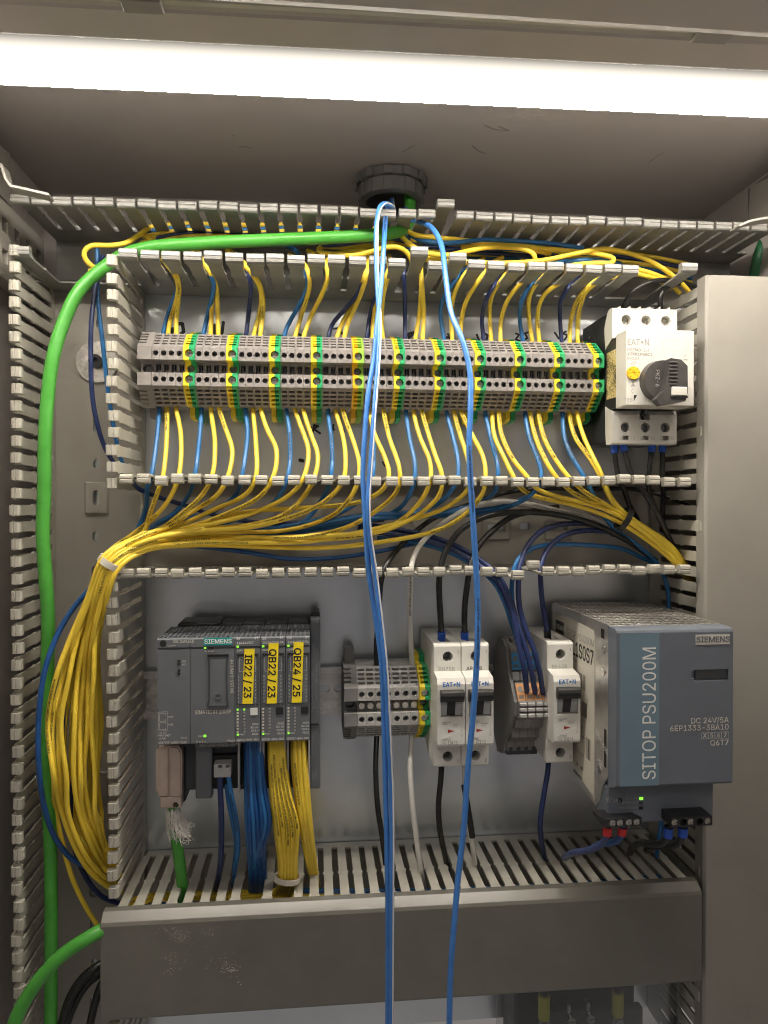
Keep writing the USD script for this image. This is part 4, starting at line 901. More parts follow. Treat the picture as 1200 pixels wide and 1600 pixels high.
tx = MB().text('DC 24V/5A', 3.3, (FX(1138.5), dF, FZ(1131.5)), align='r').text('6EP1333-3BA10', 3.3, (FX(1138.5), dF, FZ(1142.5)), align='r').text('Q6T7', 3.3, (FX(1138.5), dF, FZ(1167)), align='r')
for k, s in enumerate('X567'):
    xa_, xb_ = FX(1096+k*10.6), FX(1096+(k+1)*10.6); f_ = sbox(xa_, FZ(1156.5), xb_, FZ(1146)); tx.ext(f_.difference(f_.buffer(-.13)), dF+.001*k, dF+.06+.001*k, 'd')
    tx.text(s, 2.6, ((xa_+xb_)/2, dF, FZ(1154.3)), align='c')
tx.build('lettering', 'badge_silver', psu)
# lower part below the chamfer
xl0, xl1 = WX(940, 1260, dM), WX(1112, 1260, dM)
MB().box(x0+1.2, x1-3, 100.2, dM, zb, zm-5.2, .8).build('lower_front', 'psu_front', psu)
tx = MB(); LZ = lambda p: WZ(1000, p, dM); LX = lambda p: WX(p, 1255, dM)
tx.text('24..28V', 1.9, (LX(946), dM, LZ(1252))).text('ADJ', 1.6, (LX(946), dM, LZ(1247.5))).text('DC 24 V', 1.4, (LX(995.5), dM, LZ(1249)), align='r').text('OVERLOAD', 1.4, (LX(996.5), dM, LZ(1255)), align='r').text('SHUT DOWN', 1.4, (LX(996.5), dM, LZ(1263)), align='r')
tx.build('lettering', 'print_grey', psu)
n_ = np.array([0, 1.0, 0])
def on_slant(s, h, px, f, align='c'):
    # lettering on the slanted lower lip of the front cover
    a = np.array([dM+1, zm-5.5]); b_ = np.array([dF-1.5, zm-.2]); p = a+(b_-a)*f; u = (b_-a)/np.linalg.norm(b_-a)
    m = text_cached(s, False); v = m[0]*h; w = v[:, 0].max(); x = v[:, 0]-w/2; nn = np.array([u[1], -u[0]])
    q = p[None]+np.outer(v[:, 1], u)+np.outer(v[:, 2]*.05/h+.02, nn)
    MB().add(oriented(np.c_[WX(px, 1235, 126)+x, q[:, 0], q[:, 1]], m[1])).build('lettering', 'print_grey', psu)
on_slant('OUTPUT', 2.2, 992, .62); on_slant('DC 24V/5A', 2.2, 992, .35); on_slant('+    +    -    -', 2.4, 990, .06); on_slant('INPUT', 2.0, 1102, .62); on_slant('AC 120/230-500V 50-60Hz', 1.9, 1098, .36); on_slant('L1    N/L2    PE', 2.0, 1098, .08)
MB().cyl((LX(968.5), dM-1, LZ(1249)), (LX(968.5), dM+.1, LZ(1249)), 1.5, 16).build('adjuster', 'hole_black', psu)
for y, m in ((1247.5, 'led_green'), (1254.5, 'plc_dark'), (1262.5, 'hole_black')): MB().box(LX(998.5), LX(1004.5), dM, dM+.6, LZ(y+2.3), LZ(y-2.3), .2).build('indicator', m, psu)
def plug(pa, pb, y0, y1, yt, holes, label):
    d1 = 131.0; xa_, xb_ = WX(pa, y1, d1), WX(pb, y1, d1); z0, z1, z2 = WZ(1020, y1, d1), WZ(1020, y0, d1), WZ(1020, yt, dM)
    b = MB().ext([(dM-6, z0+1), (dM-6, z2), (dM+2, z2), (d1-.5, z1+.3), (d1, z1), (d1, z0+.5), (d1-.5, z0)], xa_, xb_, 'x'); c = MB()
    n = len(holes); zc = (z0+z1)/2
    hx = [xa_+(xb_-xa_)*h for h in holes]
    for x in hx: c.cyl((x, d1-4, zc), (x, d1+2, zc), 2.25, 18)
    b.cut(c); p = b.build('terminal_plug', 'black_plastic', psu)
    for k, x in enumerate(hx):
        if label == 'in' and k in (1, 3): continue
        s = MB().cyl((x, d1-3.9, zc), (x, d1-.5, zc), 2.0, 16); s.cut(MB().box(x-3, x+3, d1-1.3, d1, zc-.35, zc+.35).box(x-.35, x+.35, d1-1.3, d1, zc-3, zc+3)).build('terminal_screw', 'screw_metal', p)
plug(945, 1003, 1277, 1291, 1268, (.22, .42, .66, .87), 'out')
plug(1049, 1113, 1280, 1294.5, 1264, (.09, .3, .48, .69, .9), 'in')
# flank details
SX_ = xm0
def flank(m, nm, mm):
    for q in m.m: q.vertices[:, 0] = SX_-.03-(q.vertices[:, 0]-q.vertices[:, 0].min())*.0
def side_poly(pts, off, nm, m):
    MB().ext(pts, SX_-off, SX_-off+.05, 'x').build(nm, m, psu)
def SP(px, py):
    """(d, z) on the left flank seen at the pixel"""
    r = Fv+Rv*(px-600)/FPX-Uv*(py-800)/FPX; s = SX_/r[0]; return (D-r[1]*s, r[2]*s)
ST = [(16, zt-5), (98, zt-7), (98, zb+8), (16, zb+26)]
MB().ext(ST, SX_-.25, SX_-.03, 'x').build('type_sticker', 'paper', psu)
def side_text(s, h, d, z, m='print_black', sx=1.0, bold=False, right=(0, 1, 0), up=(0, 0, 1), nm='sticker_print'):
    t_ = MB().text(s, h, (0, d, z), right=right, up=up, sx=sx, bold=bold)
    for q in t_.m: q.vertices[:, 0] = np.where(q.vertices[:, 0] > q.vertices[:, 0].mean(), SX_-.27, SX_-.36)
    for q in range(len(t_.m)): t_.m[q] = oriented(np.array(t_.m[q].vertices), t_.m[q].faces)
    t_.build(nm, m, psu)
MB().box(SX_-.3, SX_-.26, 22, 40, zt-20, zt-11).build('sticker_block', 'print_black', psu)
side_text('SIEMENS', 3.4, 23.5, zt-17.4, 'paper', bold=True)
side_text('SITOP PSU200M', 4.8, 46, zt-18, 'print_grey', sx=.95)
side_text('6L1S0S7', 9.5, 50, zt-30, 'ink_black', bold=True, sx=.82, nm='handwriting')
side_text('6EP1333-3BA10', 2.0, 44, zt-34, 'print_grey'); side_text('INPUT', 1.8, 23, zt-25, 'print_grey'); side_text('POWER SUPPLY', 1.7, 23, zt-22.5, 'print_grey')
bc = MB(); rc = random.Random(9)
for (d0, d1, z0, z1) in ((62, 82, zt-50, zt-40), (76, 86, zt-68, zt-58), (84, 92, zb+44, zb+30)):
    d = d0
    while d < d1:
        wv = rc.choice([.3, .6, .9]); bc.box(SX_-.3, SX_-.26, d, d+wv, min(z0, z1), max(z0, z1)); d += wv+rc.choice([.5, .8, 1.1])
tag(bc.build('barcode', 'print_black', psu), kind='stuff')
for k in range(13):
    side_text(rc.choice(['DC 24 V 5 A', 'AC 120/230-500 V', '50-60 Hz', 'IP20', 'Q6T7 S', 'IEC 60950', 'UL 508 LISTED', 'PELV']), rc.choice([1.3, 1.6, 2.0]), 34+rc.uniform(0, 40), zb+62-k*3.0, 'print_grey')
for s, d, z in (('Made in EU', 60, zb+12), ('CE', 66, zb+19), ('UK', 74, zb+19)): side_text(s, 2.2, d, z, 'print_black')
for d, z in ((113, zt-16), (113, zt-30), (107, zb+30)):
    MB().cyl((SX_-.6, d, z), (SX_+.4, d, z), 2.6, 20, 2.2).build('rivet', 'screw_metal', psu, smooth=30)
MB().box(SX_-.05, SX_+.3, 108.5, 114, zt-9.5, zt-3.5).build('side_slot', 'hole_black', psu)
MB().box(SX_-.05, SX_+.3, 114, 117.5, zm+6, zm+30).build('side_slot', 'hole_black', psu)
side_text('230V..500V', 3.0, 100, zm+24, 'print_white', right=(0, .9, -.43), up=(0, .43, .9)); side_text('120V', 3.0, 103, zm+7, 'print_white', right=(0, .9, -.43), up=(0, .43, .9))

# ================================================================ lower area behind the clear shield
xs = WX(1060, 1560, 60)
MB().box(WX(775, 1590, 60), xs, 60, 61.5, -420, WZ(900, 1528, 60)).build('clear_shield', 'clear_sheet', None, 'clear plastic shield below the bottom duct', 'shield')
blk = thing('power_terminal', 'black terminal block with two yellow crimped wires behind the clear shield', 'terminal block')
MB().box(WX(800, 1590, 30), WX(985, 1590, 30), 3, 38, -420, WZ(900, 1538, 34), 2).build('body', 'black_plastic', blk)
MB().box(WX(840, 1590, 40), WX(1000, 1590, 40), 38.2, 46, -420, WZ(900, 1578, 44), 1.5).build('step', 'plc_dark', blk)
for px, py in ((893, 1596), (923, 1592)):
    x, z = WX(px, py, 50), WZ(px, py, 50); s = MB().cyl((x, 44, z), (x, 51, z), 3.1, 18); s.cut(MB().box(x-4, x+4, 49.6, 52, z-.5, z+.5)); p = s.build('stud', 'screw_metal', blk, smooth=30)
    MB().box(x-1.6, x+1.4, 40, 46.5, z+3, z+9, .5).build('tab', 'screw_metal', p)
for px, py, nm in ((850, 1573, 'left'), (965, 1568, 'right')):
    x, z = WX(px, py, 50), WZ(px, py, 50)
    t = thing('crimp_lug', 'yellow sleeved crimp lug and wire, %s of the two behind the clear shield' % nm, 'crimp lug')
    MB().cyl((x, 50, z-8), (x, 50, z+8.5), 4.3, 24).build('sleeve', 'sleeve_yellow', t, smooth=40)
    MB().tube([(x, 50, z+6), (x+.5, 48, z+16), (x+2, 40, z+26)], 2.4, 12).build('conductor', 'wire_black', t, smooth=60)
    MB().hull([(x-3.4, 49, z-8.2), (x+3.4, 49, z-8.2), (x-4.6, 49, z-16), (x+4.6, 49, z-16), (x-3.4, 51, z-8.2), (x+3.4, 51, z-8.2), (x-4.6, 51, z-16), (x+4.6, 51, z-16)]).build('ring_tongue', 'screw_metal', t)
    MB().cyl((x, 51, z-12.5), (x, 54, z-12.5), 3, 18).build('screw_head', 'screw_metal', t, smooth=30)
# ================================================================ wires
def gname(g): return '%s group from the left' % ORD[g]
C = {'B': 'wire_blue', 'Y': 'wire_yellow', 'N': 'wire_navy', 'K': 'wire_black', 'W': 'wire_white', 'D': 'wire_deepblue'}
CN = {'B': 'blue', 'Y': 'yellow', 'N': 'navy', 'K': 'black', 'W': 'white', 'D': 'deep blue'}
RW = 1.58
# above the upper row: (pixel path from the terminal up to the slot, tail inside the top duct)
UP = [
 [('B', [(254, 527), (262, 492), (274, 462), (279, 446), (274, 428), (262, 414)]), ('Y', [(262, 527), (265, 505), (273, 477), (279, 452), (274, 430), (263, 416), (250, 400)]), ('Y', [(276, 527), (275, 505), (278, 475), (280, 450), (275, 428), (262, 410), (255, 392)])],
 [('B', [(317, 528), (325, 490), (332, 462), (334, 440), (326, 424)]), ('Y', [(329, 528), (331, 480), (334, 445), (328, 426), (317, 411), (310, 396)]), ('Y', [(341, 528), (340, 480), (338, 450), (333, 434), (324, 420), (316, 404)])],
 [('N', [(384, 530), (389, 485), (392, 447), (387, 424)]), ('Y', [(395, 530), (403, 500), (409, 468), (404, 444), (394, 428), (382, 412)]), ('Y', [(406, 530), (410, 497), (411, 467), (406, 445), (395, 427), (378, 412), (361, 393)])],
 [('B', [(443, 530), (448, 512), (461, 488), (477, 458), (481, 440), (475, 420), (468, 400)]), ('Y', [(460, 532), (471, 492), (482, 457), (484, 438), (480, 420)]), ('Y', [(473, 532), (488, 490), (503, 460), (513, 430), (509, 413)])],
 [('N', [(512, 533), (519, 507), (540, 482), (560, 458), (570, 432)]), ('Y', [(525, 533), (536, 502), (556, 470), (567, 440), (575, 413)]), ('Y', [(537, 533), (543, 507), (558, 473), (569, 444), (577, 416)])],
 [('N', [(573, 533), (578, 493), (585, 470), (598, 440), (603, 424)]), ('Y', [(582, 533), (585, 487), (596, 442), (608, 421)]), ('Y', [(598, 533), (596, 493), (601, 450), (609, 425)])],
 [('N', [(633, 537), (633, 493), (632, 447), (631, 425)]), ('Y', [(648, 537), (655, 493), (658, 453), (658, 428)]), ('Y', [(660, 537), (662, 493), (660, 453), (658, 430)])],
 [('B', [(695, 537), (688, 490), (692, 467), (702, 450), (712, 436)]), ('Y', [(707, 537), (705, 487), (713, 450), (728, 426)]), ('Y', [(720, 537), (721, 500), (730, 467), (747, 440), (757, 424)])],
 [('N', [(757, 538), (753, 500), (760, 467), (771, 447)]), ('Y', [(768, 538), (765, 490), (769, 460), (783, 438), (791, 428)]), ('Y', [(782, 538), (783, 500), (794, 467), (816, 440), (824, 430)])],
 [('B', [(818, 538), (812, 500), (815, 470), (828, 446)]), ('Y', [(832, 538), (826, 490), (828, 460), (841, 440), (850, 431)]), ('Y', [(843, 538), (840, 490), (850, 460), (878, 440), (887, 430)])],
 [('N', [(878, 540), (875, 497), (877, 467), (889, 448)]), ('Y', [(890, 540), (892, 500), (903, 467), (922, 445), (932, 432)]), ('Y', [(903, 540), (903, 500), (913, 460), (929, 444), (938, 434)])],
]
r4 = random.Random(21)
for gi, ws in enumerate(UP):
    for k, (c, pts) in enumerate(ws):
        n = len(pts); P = []
        for i, (x, y) in enumerate(pts):
            d = np.interp(i/(n-1), [0, .3, .7, 1], [35, 34, 50, 52])+k*2.2
            P.append((x, y, d))
        lx, ly = pts[-1]; sg = 1 if gi > 6 else (-1 if gi < 4 else 0)
        P.append((lx+sg*10, ly-12, 40+k*3)); P.append((lx+sg*28, ly-22, 30+k*3))
        P.insert(0, (pts[0][0], pts[0][1]+14, 31+k*2.2))
        pr = [(14+r4.uniform(0, 6), *r4.choice([(0, 20), (16, 44), (30, 58)]))] if (c == 'Y' and r4.random() < .4) or (gi, k) == (2, 1) else []
        wire(P, RW, C[c], '%s wire, %s of three on top of the %s terminal group from the left' % (CN[c], ORD[k], ORD[gi]), group=None, prints=pr)
# below the upper row
BL = dict(d='down')
LOW = [
 [('B', [(249, 637), (244, 695), (236, 745), (231, 760), (227, 799), (214, 828)]), ('Y', [(261, 637), (260, 695), (254, 747), (246, 770), (233, 807), (226, 830)]), ('Y', [(275, 637), (282, 674), (283, 712), (279, 745), (268, 774), (246, 803), (206, 836)])],
 [('B', [(315, 637), (312, 682), (304, 745), (292, 778), (271, 803), (250, 815)]), ('Y', [(329, 637), (336, 695), (331, 745), (317, 772), (275, 810), (233, 837)]), ('Y', [(342, 637), (354, 674), (363, 703), (356, 745), (341, 772), (304, 797), (262, 824)])],
 [('B', [(383, 637), (387, 674), (381, 728), (377, 750), (366, 776), (345, 793), (315, 805)]), ('Y', [(395, 637), (400, 695), (400, 745), (387, 770), (333, 797), (275, 823)]), ('Y', [(407, 637), (417, 670), (432, 703), (427, 745), (408, 774), (358, 801), (300, 822)])],
 [('B', [(447, 637), (453, 682), (450, 745), (437, 774), (408, 797), (360, 815)]), ('Y', [(460, 637), (473, 674), (482, 703), (475, 745), (457, 770), (400, 800), (330, 819)]), ('Y', [(473, 637), (487, 682), (497, 712), (490, 750), (471, 780), (440, 806), (379, 822)])],
 [('B', [(512, 639), (519, 703), (517, 745), (504, 778), (479, 812), (440, 825)]), ('Y', [(524, 639), (537, 687), (540, 720), (537, 750), (521, 772), (483, 797), (400, 822)]), ('Y', [(535, 639), (554, 695), (562, 728), (556, 762), (533, 795), (496, 816), (442, 829)])],
 [('B', [(583, 640), (584, 700), (582, 745), (567, 778), (530, 802), (470, 818)]), ('Y', [(577, 640), (586, 680), (602, 716), (608, 742), (599, 764), (558, 785), (462, 794), (371, 803)]), ('Y', [(599, 641), (608, 683), (625, 737), (621, 766), (587, 799), (546, 822), (480, 838)])],
 [('B', [(634, 641), (640, 685), (648, 722), (648, 748), (640, 773), (617, 799), (570, 815)]), ('Y', [(646, 641), (655, 680), (672, 722), (673, 748), (664, 773), (634, 807), (590, 831), (520, 842)]), ('Y', [(659, 641), (670, 680), (681, 714), (691, 744), (687, 773), (655, 803), (600, 829), (520, 836)])],
 [('B', [(697, 641), (707, 680), (716, 722), (715, 748), (700, 773), (668, 795), (610, 804), (530, 812)]), ('Y', [(709, 641), (719, 680), (730, 714), (735, 744), (731, 765), (693, 795), (634, 814), (560, 832), (480, 846)]), ('Y', [(720, 641), (738, 680), (755, 714), (759, 744), (755, 769), (727, 803), (685, 828), (600, 846), (500, 856)])],
 [('B', [(758, 643), (768, 690), (778, 731), (776, 761), (757, 782), (720, 795), (650, 806), (560, 812)]), ('Y', [(769, 643), (772, 680), (787, 714), (802, 744), (812, 761), (838, 776), (897, 789), (962, 813), (1022, 852), (1056, 882)]), ('Y', [(779, 643), (784, 680), (802, 718), (823, 744), (838, 763), (876, 777), (938, 793), (980, 814), (1040, 860), (1062, 884)])],
 [('B', [(820, 643), (827, 684), (842, 722), (846, 748), (830, 773), (770, 799), (685, 806), (600, 803), (520, 815)]), ('Y', [(828, 643), (837, 684), (859, 731), (873, 750), (897, 771), (938, 789), (972, 806), (1030, 848), (1058, 878)]), ('Y', [(841, 643), (850, 684), (868, 718), (889, 746), (914, 769), (955, 793), (985, 812), (1042, 854), (1066, 880)])],
 [('B', [(879, 643), (882, 684), (895, 716), (912, 744), (925, 769), (938, 799), (962, 828), (996, 852), (1028, 882), (1042, 914), (1045, 955)]), ('Y', [(889, 643), (898, 682), (923, 718), (940, 748), (950, 772), (968, 796), (990, 812), (1048, 852), (1070, 880)]), ('Y', [(901, 643), (912, 682), (936, 733), (944, 752), (955, 778), (974, 800), (995, 816), (1054, 862), (1064, 884)])],
]
rank = 0; NL = 16
BORDER = [1, 0, 3, 2, 5, 4, 8, 6, 7, 10, 9, 12, 11, 14, 13, 15]
BDEPTH = [80, 84, 66, 78, 58, 82, 72, 50, 80, 64, 78, 54, 76, 66, 80, 60]
r5 = random.Random(5)
for gi, ws in enumerate(LOW):
    for k, (c, pts) in enumerate(ws):
        n = len(pts); P = [(pts[0][0], pts[0][1]-14, 30)]
        left_bundle = c == 'Y' and gi <= 7
        for i, (x, y) in enumerate(pts):
            if y < 730: d = np.interp(y, [637, 730], [35, 58])
            elif y < 775: d = 60
            else: d = 52 if c == 'Y' else 36
            if left_bundle and x < 560 and y > 785: d = 50+r5.uniform(-4, 16)
            P.append((x, y, d+k*1.6))
        pr = []
        if left_bundle:
            t = rank/(NL-1.0)
            if pts[-1][0] > 300: P.append((300, 806+46*t, 55+r5.uniform(-8, 14)))
            tx, ty = 163+22*t, 868+20*t; dd = 85-(rank % 3)*4.4
            if pts[-1][0] > 230: P.append((228, 828+32*t, 70+r5.uniform(-5, 8)))
            P.append((tx, ty, dd))
            q = BORDER[rank]/15.0; da = 26+(BDEPTH[rank]-50)*1.65; J = lambda s: r5.uniform(-s, s)
            P.append((139+28*t+J(1), 925+8*t, dd-2)); P.append((110+46*q+J(2), 1000, .5*dd+.5*da)); P.append((90+66*q+J(3), 1060, da+J(3)))
            P.append((77+79*q+J(4), 1131, da+J(4))); P.append((80+76*q+J(4), 1215, da+J(4)))
            if rank == 1: P += [(86, 1262, 64), (98, 1320, 62), (118, 1385, 58), (156, 1450, 50), (200, 1490, 40)]
            else:
                ye = 1388-74*q+J(5); P += [(92+64*q+J(3), 1272+J(6), da-4), (126+34*q+J(2), ye-34, .5*da+28), (164, ye, 48+J(6)), (190, ye+12, 34)]
            rank += 1
            if r5.random() < .75: pr.append((66+r5.uniform(0, 30), 16, 60))
            if r5.random() < .6: pr.append((225+r5.uniform(0, 20), 36, 84))
            if r5.random() < .5: pr.append((120+r5.uniform(0, 15), 0, 48))
            if r5.random() < .5: pr.append((14, 0, 16))
            lab = 'yellow wire, %s of three below the %s terminal group, joining left bundle' % (ORD[k], ORD[gi])
        elif c == 'Y':
            P += [(pts[-1][0]+18, pts[-1][1]+24, 36)]
            if r5.random() < .7: pr.append((16, 20, 58))
            if r5.random() < .4: pr.append((70, 40, 70))
            lab = 'yellow wire, %s of three below the %s terminal group, tied off right' % (ORD[k], ORD[gi])
        else:
            if gi < 10: P += [(max(238, pts[-1][0]-60), min(846, pts[-1][1]+10), 22), (max(226, pts[-1][0]-150), min(852, pts[-1][1]+24), 9)] if gi else [(206, 846, 22), (214, 856, 8)]
            else: P.append((1044, 985, 40))
            if r5.random() < .5: pr.append((30, 0, 24))
            lab = 'blue wire below the %s terminal group from the left' % ORD[gi]
        prev = None
        wire(P, RW, C[c], lab, prints=pr)
# ties
def tie(label, ctr, axis, ra, rb_, m, w=3.4):
    a = np.array(axis, float); a /= np.linalg.norm(a); t = np.cross(a, (0, 1, 0)); t /= np.linalg.norm(t); b = np.cross(t, a); an = np.linspace(0, 2*np.pi, 40, endpoint=False)
    def ring(o, h): return ctr+np.outer(np.cos(an)*(ra+o), t)+np.outer(np.sin(an)*(rb_+o), b)+a*h
    v = np.vstack([ring(0, -w/2), ring(1.1, -w/2), ring(1.1, w/2), ring(0, w/2)]); i = np.arange(40); j = (i+1) % 40; f = []
    for q in range(4):
        A, B_ = q*40, ((q+1) % 4)*40; f += [np.c_[i+A, j+A, j+B_], np.c_[i+A, j+B_, i+B_]]
    tm = MB().add(oriented(v, np.vstack(f)))
    if label: return tm.build('cable_tie', m, None, label, 'cable tie', smooth=50)
    return tm
A_, B_ = W(184, 862, 80), W(164, 892, 80)
tie('white cable tie around the yellow bundle at the left', W(174, 880, 79), B_-A_, 7.6, 8.6, 'tie_white', 4.2)
tie('black cable tie around the yellow wires at the right', W(975, 811, 54), W(990, 820, 54)-W(960, 802, 54), 8.2, 6.8, 'black_plastic', 4.0)
tie('white cable tie around the yellow wires under the middle io module', W(449, 1372, 63), (0.12, 0.1, 1), 7.9, 5.2, 'tie_white', 3.6)
def ws(lst):
    for c, r, lab, pts, *o in lst:
        kw = o[0] if o else {}
        wire(pts, r, C.get(c, c), lab, **kw)
# right hand blue, navy, black, white wires of the middle
ws([
 ('K', 1.9, 'black wire into the third small terminal, top', [(742, 786, 22), (685, 806, 26), (651, 829, 34), (625, 854, 46), (603, 884, 60), (596, 905, 62), (592, 960, 52), (588, 1007, 44), (588, 1046, 36)]),
 ('K', 1.9, 'black wire leaving the bottom of the third small terminal', [(589, 1142, 36), (587, 1200, 46), (590, 1260, 50), (596, 1300, 46), (602, 1345, 40), (606, 1380, 30)]),
 ('K', 2.1, 'black wire into the top of the left circuit breaker of the pair', [(1025, 876, 30), (982, 846, 36), (931, 820, 40), (876, 805, 44), (821, 800, 48), (762, 806, 50), (719, 829, 56), (698, 858, 60), (689, 884, 62), (686, 910, 64), (688, 960, 60), (690, 994, 55), (690, 1010, 52)], dict(ferrule=(-13, -4, 'ferrule_blue'))),
 ('K', 2.1, 'black wire into the top of the right circuit breaker of the pair', [(872, 792, 24), (829, 799, 30), (795, 810, 38), (770, 829, 46), (747, 854, 54), (735, 884, 60), (730, 915, 64), (726, 950, 60), (726, 994, 55), (726, 1010, 52)], dict(ferrule=(-13, -4, 'ferrule_blue'))),
 ('W', 1.9, 'white wire with black print dropping to the last small terminal', [(960, 826, 24), (923, 810, 28), (872, 798, 34), (821, 787, 40), (778, 783, 42), (740, 791, 42), (700, 812, 42), (668, 838, 46), (650, 862, 54), (642, 888, 60), (641, 915, 60), (640, 960, 52), (642, 1010, 44), (645, 1046, 36)], dict(prints=[(30, 0, 44), (186, 24, 60)])),
 ('W', 1.9, 'white wire leaving the bottom of the last small terminal', [(644, 1142, 36), (641, 1197, 48), (645, 1260, 54), (652, 1320, 54), (660, 1374, 50), (664, 1392, 40)]),
 ('K', 2.0, 'black wire leaving the bottom of the left circuit breaker', [(690, 1192, 52), (689, 1215, 56), (685, 1260, 56), (688, 1300, 52), (696, 1340, 44), (702, 1370, 30)]),
 ('W', 1.7, 'white wire leaving the bottom of the right circuit breaker', [(725, 1192, 54), (727, 1225, 58), (731, 1270, 60), (737, 1315, 58), (742, 1350, 48)]),
 ('K', 2.1, 'black sleeve on the white wire below the right circuit breaker', [(725, 1226, 60), (729, 1250, 62), (734, 1282, 62), (738, 1308, 61)]),
 ('N', 1.9, 'navy wire into the second push-in terminal from the left', [(560, 826, 30), (600, 833, 38), (651, 841, 44), (706, 858, 52), (749, 884, 60), (778, 909, 66), (794, 940, 70), (804, 970, 72), (812, 1015, 74), (819, 1045, 74), (823, 1080, 66), (823, 1086, 58)]),
 ('N', 1.9, 'navy wire into the third push-in terminal from the left', [(540, 815, 28), (600, 824, 34), (655, 834, 40), (706, 850, 48), (752, 876, 58), (782, 905, 64), (800, 944, 68), (809, 978, 72), (822, 1015, 74), (831, 1052, 74), (836, 1082, 66), (836, 1088, 58)]),
 ('N', 1.9, 'navy wire looping into the rightmost push-in terminal', [(960, 836, 26), (931, 821, 32), (889, 818, 40), (851, 827, 48), (826, 850, 56), (813, 882, 62), (810, 909, 66), (812, 950, 70), (822, 985, 72), (834, 1015, 74), (842, 1044, 74), (848, 1082, 66), (849, 1088, 58)]),
 ('N', 1.9, 'navy wire looping into the breaker beside the power supply', [(968, 834, 28), (953, 831, 32), (914, 829, 40), (880, 837, 48), (856, 858, 56), (845, 886, 62), (845, 912, 64), (848, 945, 60), (853, 975, 58), (856, 992, 55), (856, 1008, 52)], dict(ferrule=(-13, -4, 'wire_black'))),
 ('N', 1.9, 'navy wire leaving the bottom of the breaker beside the power supply', [(857, 1188, 52), (856, 1205, 56), (850, 1240, 58), (844, 1285, 58), (847, 1320, 50), (852, 1345, 36)]),
 ('B', 1.7, 'blue wire looping down to the back of the push-in terminals', [(1030, 884, 30), (1000, 870, 30), (974, 858, 32), (923, 852, 38), (863, 851, 46), (829, 858, 54), (808, 876, 60), (801, 901, 62), (800, 935, 58), (806, 970, 52), (816, 1000, 46), (822, 1022, 44)]),
 ('B', 1.7, 'light blue wire beside the navy wires down to the push-in terminals', [(590, 840, 26), (651, 848, 36), (700, 862, 44), (744, 886, 54), (772, 910, 60), (788, 940, 62), (800, 975, 58), (809, 1005, 52), (815, 1032, 48)]),
 ('B', 1.6, 'blue wire running level across the middle duct', [(470, 820, 26), (520, 812, 32), (570, 806, 36), (640, 802, 38), (720, 800, 38), (790, 790, 38), (826, 775, 40)]),
 ('D', 1.6, 'deep blue wire low under the yellow bundle in the middle duct', [(235, 845, 34), (300, 853, 40), (380, 862, 44), (450, 873, 46), (520, 872, 42), (600, 860, 36), (660, 846, 30)]),
 ('N', 1.6, 'navy wire slanting from the first finger of the middle duct', [(206, 752, 64), (214, 762, 58), (240, 774, 46), (290, 790, 34), (340, 806, 28), (420, 818, 24), (520, 815, 22), (600, 812, 20)]),
 ('K', 1.6, 'thin black wire running right under the motor switch wires', [(990, 764, 24), (1020, 770, 28), (1050, 779, 34), (1078, 792, 40), (1100, 806, 40)]),
 ('K', 1.6, 'thin black wire level behind the tied yellow wires', [(700, 806, 20), (760, 778, 22), (830, 764, 24), (900, 764, 24), (990, 764, 24), (1020, 768, 22)]),
])
# motor switch wires
fx = [959, 973, 1020, 1035]
ws([
 ('K', 1.9, 'black wire arching into the first pole on top of the motor switch', [(973, 486, 50), (978, 470, 54), (993, 452, 58), (1016, 441, 58), (1040, 438, 52), (1066, 441, 44), (1090, 450, 36)]),
 ('K', 1.9, 'black wire curving into the third pole on top of the motor switch', [(1033, 486, 50), (1031, 466, 52), (1038, 451, 52), (1052, 444, 48), (1070, 444, 40), (1092, 456, 30)]),
 ('K', 1.9, 'black wire with blue ferrule, first under the motor switch', [(959, 690, 52), (962, 722, 54), (967, 748, 54), (975, 766, 48), (984, 790, 42), (996, 812, 34), (1010, 836, 28)], dict(ferrule=(2, 8, 'ferrule_blue'))),
 ('K', 1.9, 'black printed wire with blue ferrule, second under the motor switch', [(973, 690, 54), (978, 713, 58), (988, 745, 60), (1004, 765, 62), (1032, 811, 58), (1050, 850, 50), (1070, 884, 42)], dict(ferrule=(2, 8, 'ferrule_blue'))),
 ('K', 1.9, 'black wire with blue ferrule, third under the motor switch', [(1020, 690, 54), (1016, 722, 56), (1013, 748, 54), (1016, 775, 46), (1026, 800, 50), (1042, 834, 50), (1062, 872, 46), (1080, 900, 40)], dict(ferrule=(2, 8, 'ferrule_blue'))),
 ('K', 1.9, 'black wire with blue ferrule, fourth under the motor switch', [(1035, 690, 52), (1035, 722, 54), (1034, 750, 52), (1036, 768, 44), (1035, 805, 34), (1034, 830, 26)], dict(ferrule=(2, 8, 'ferrule_blue'))),
])
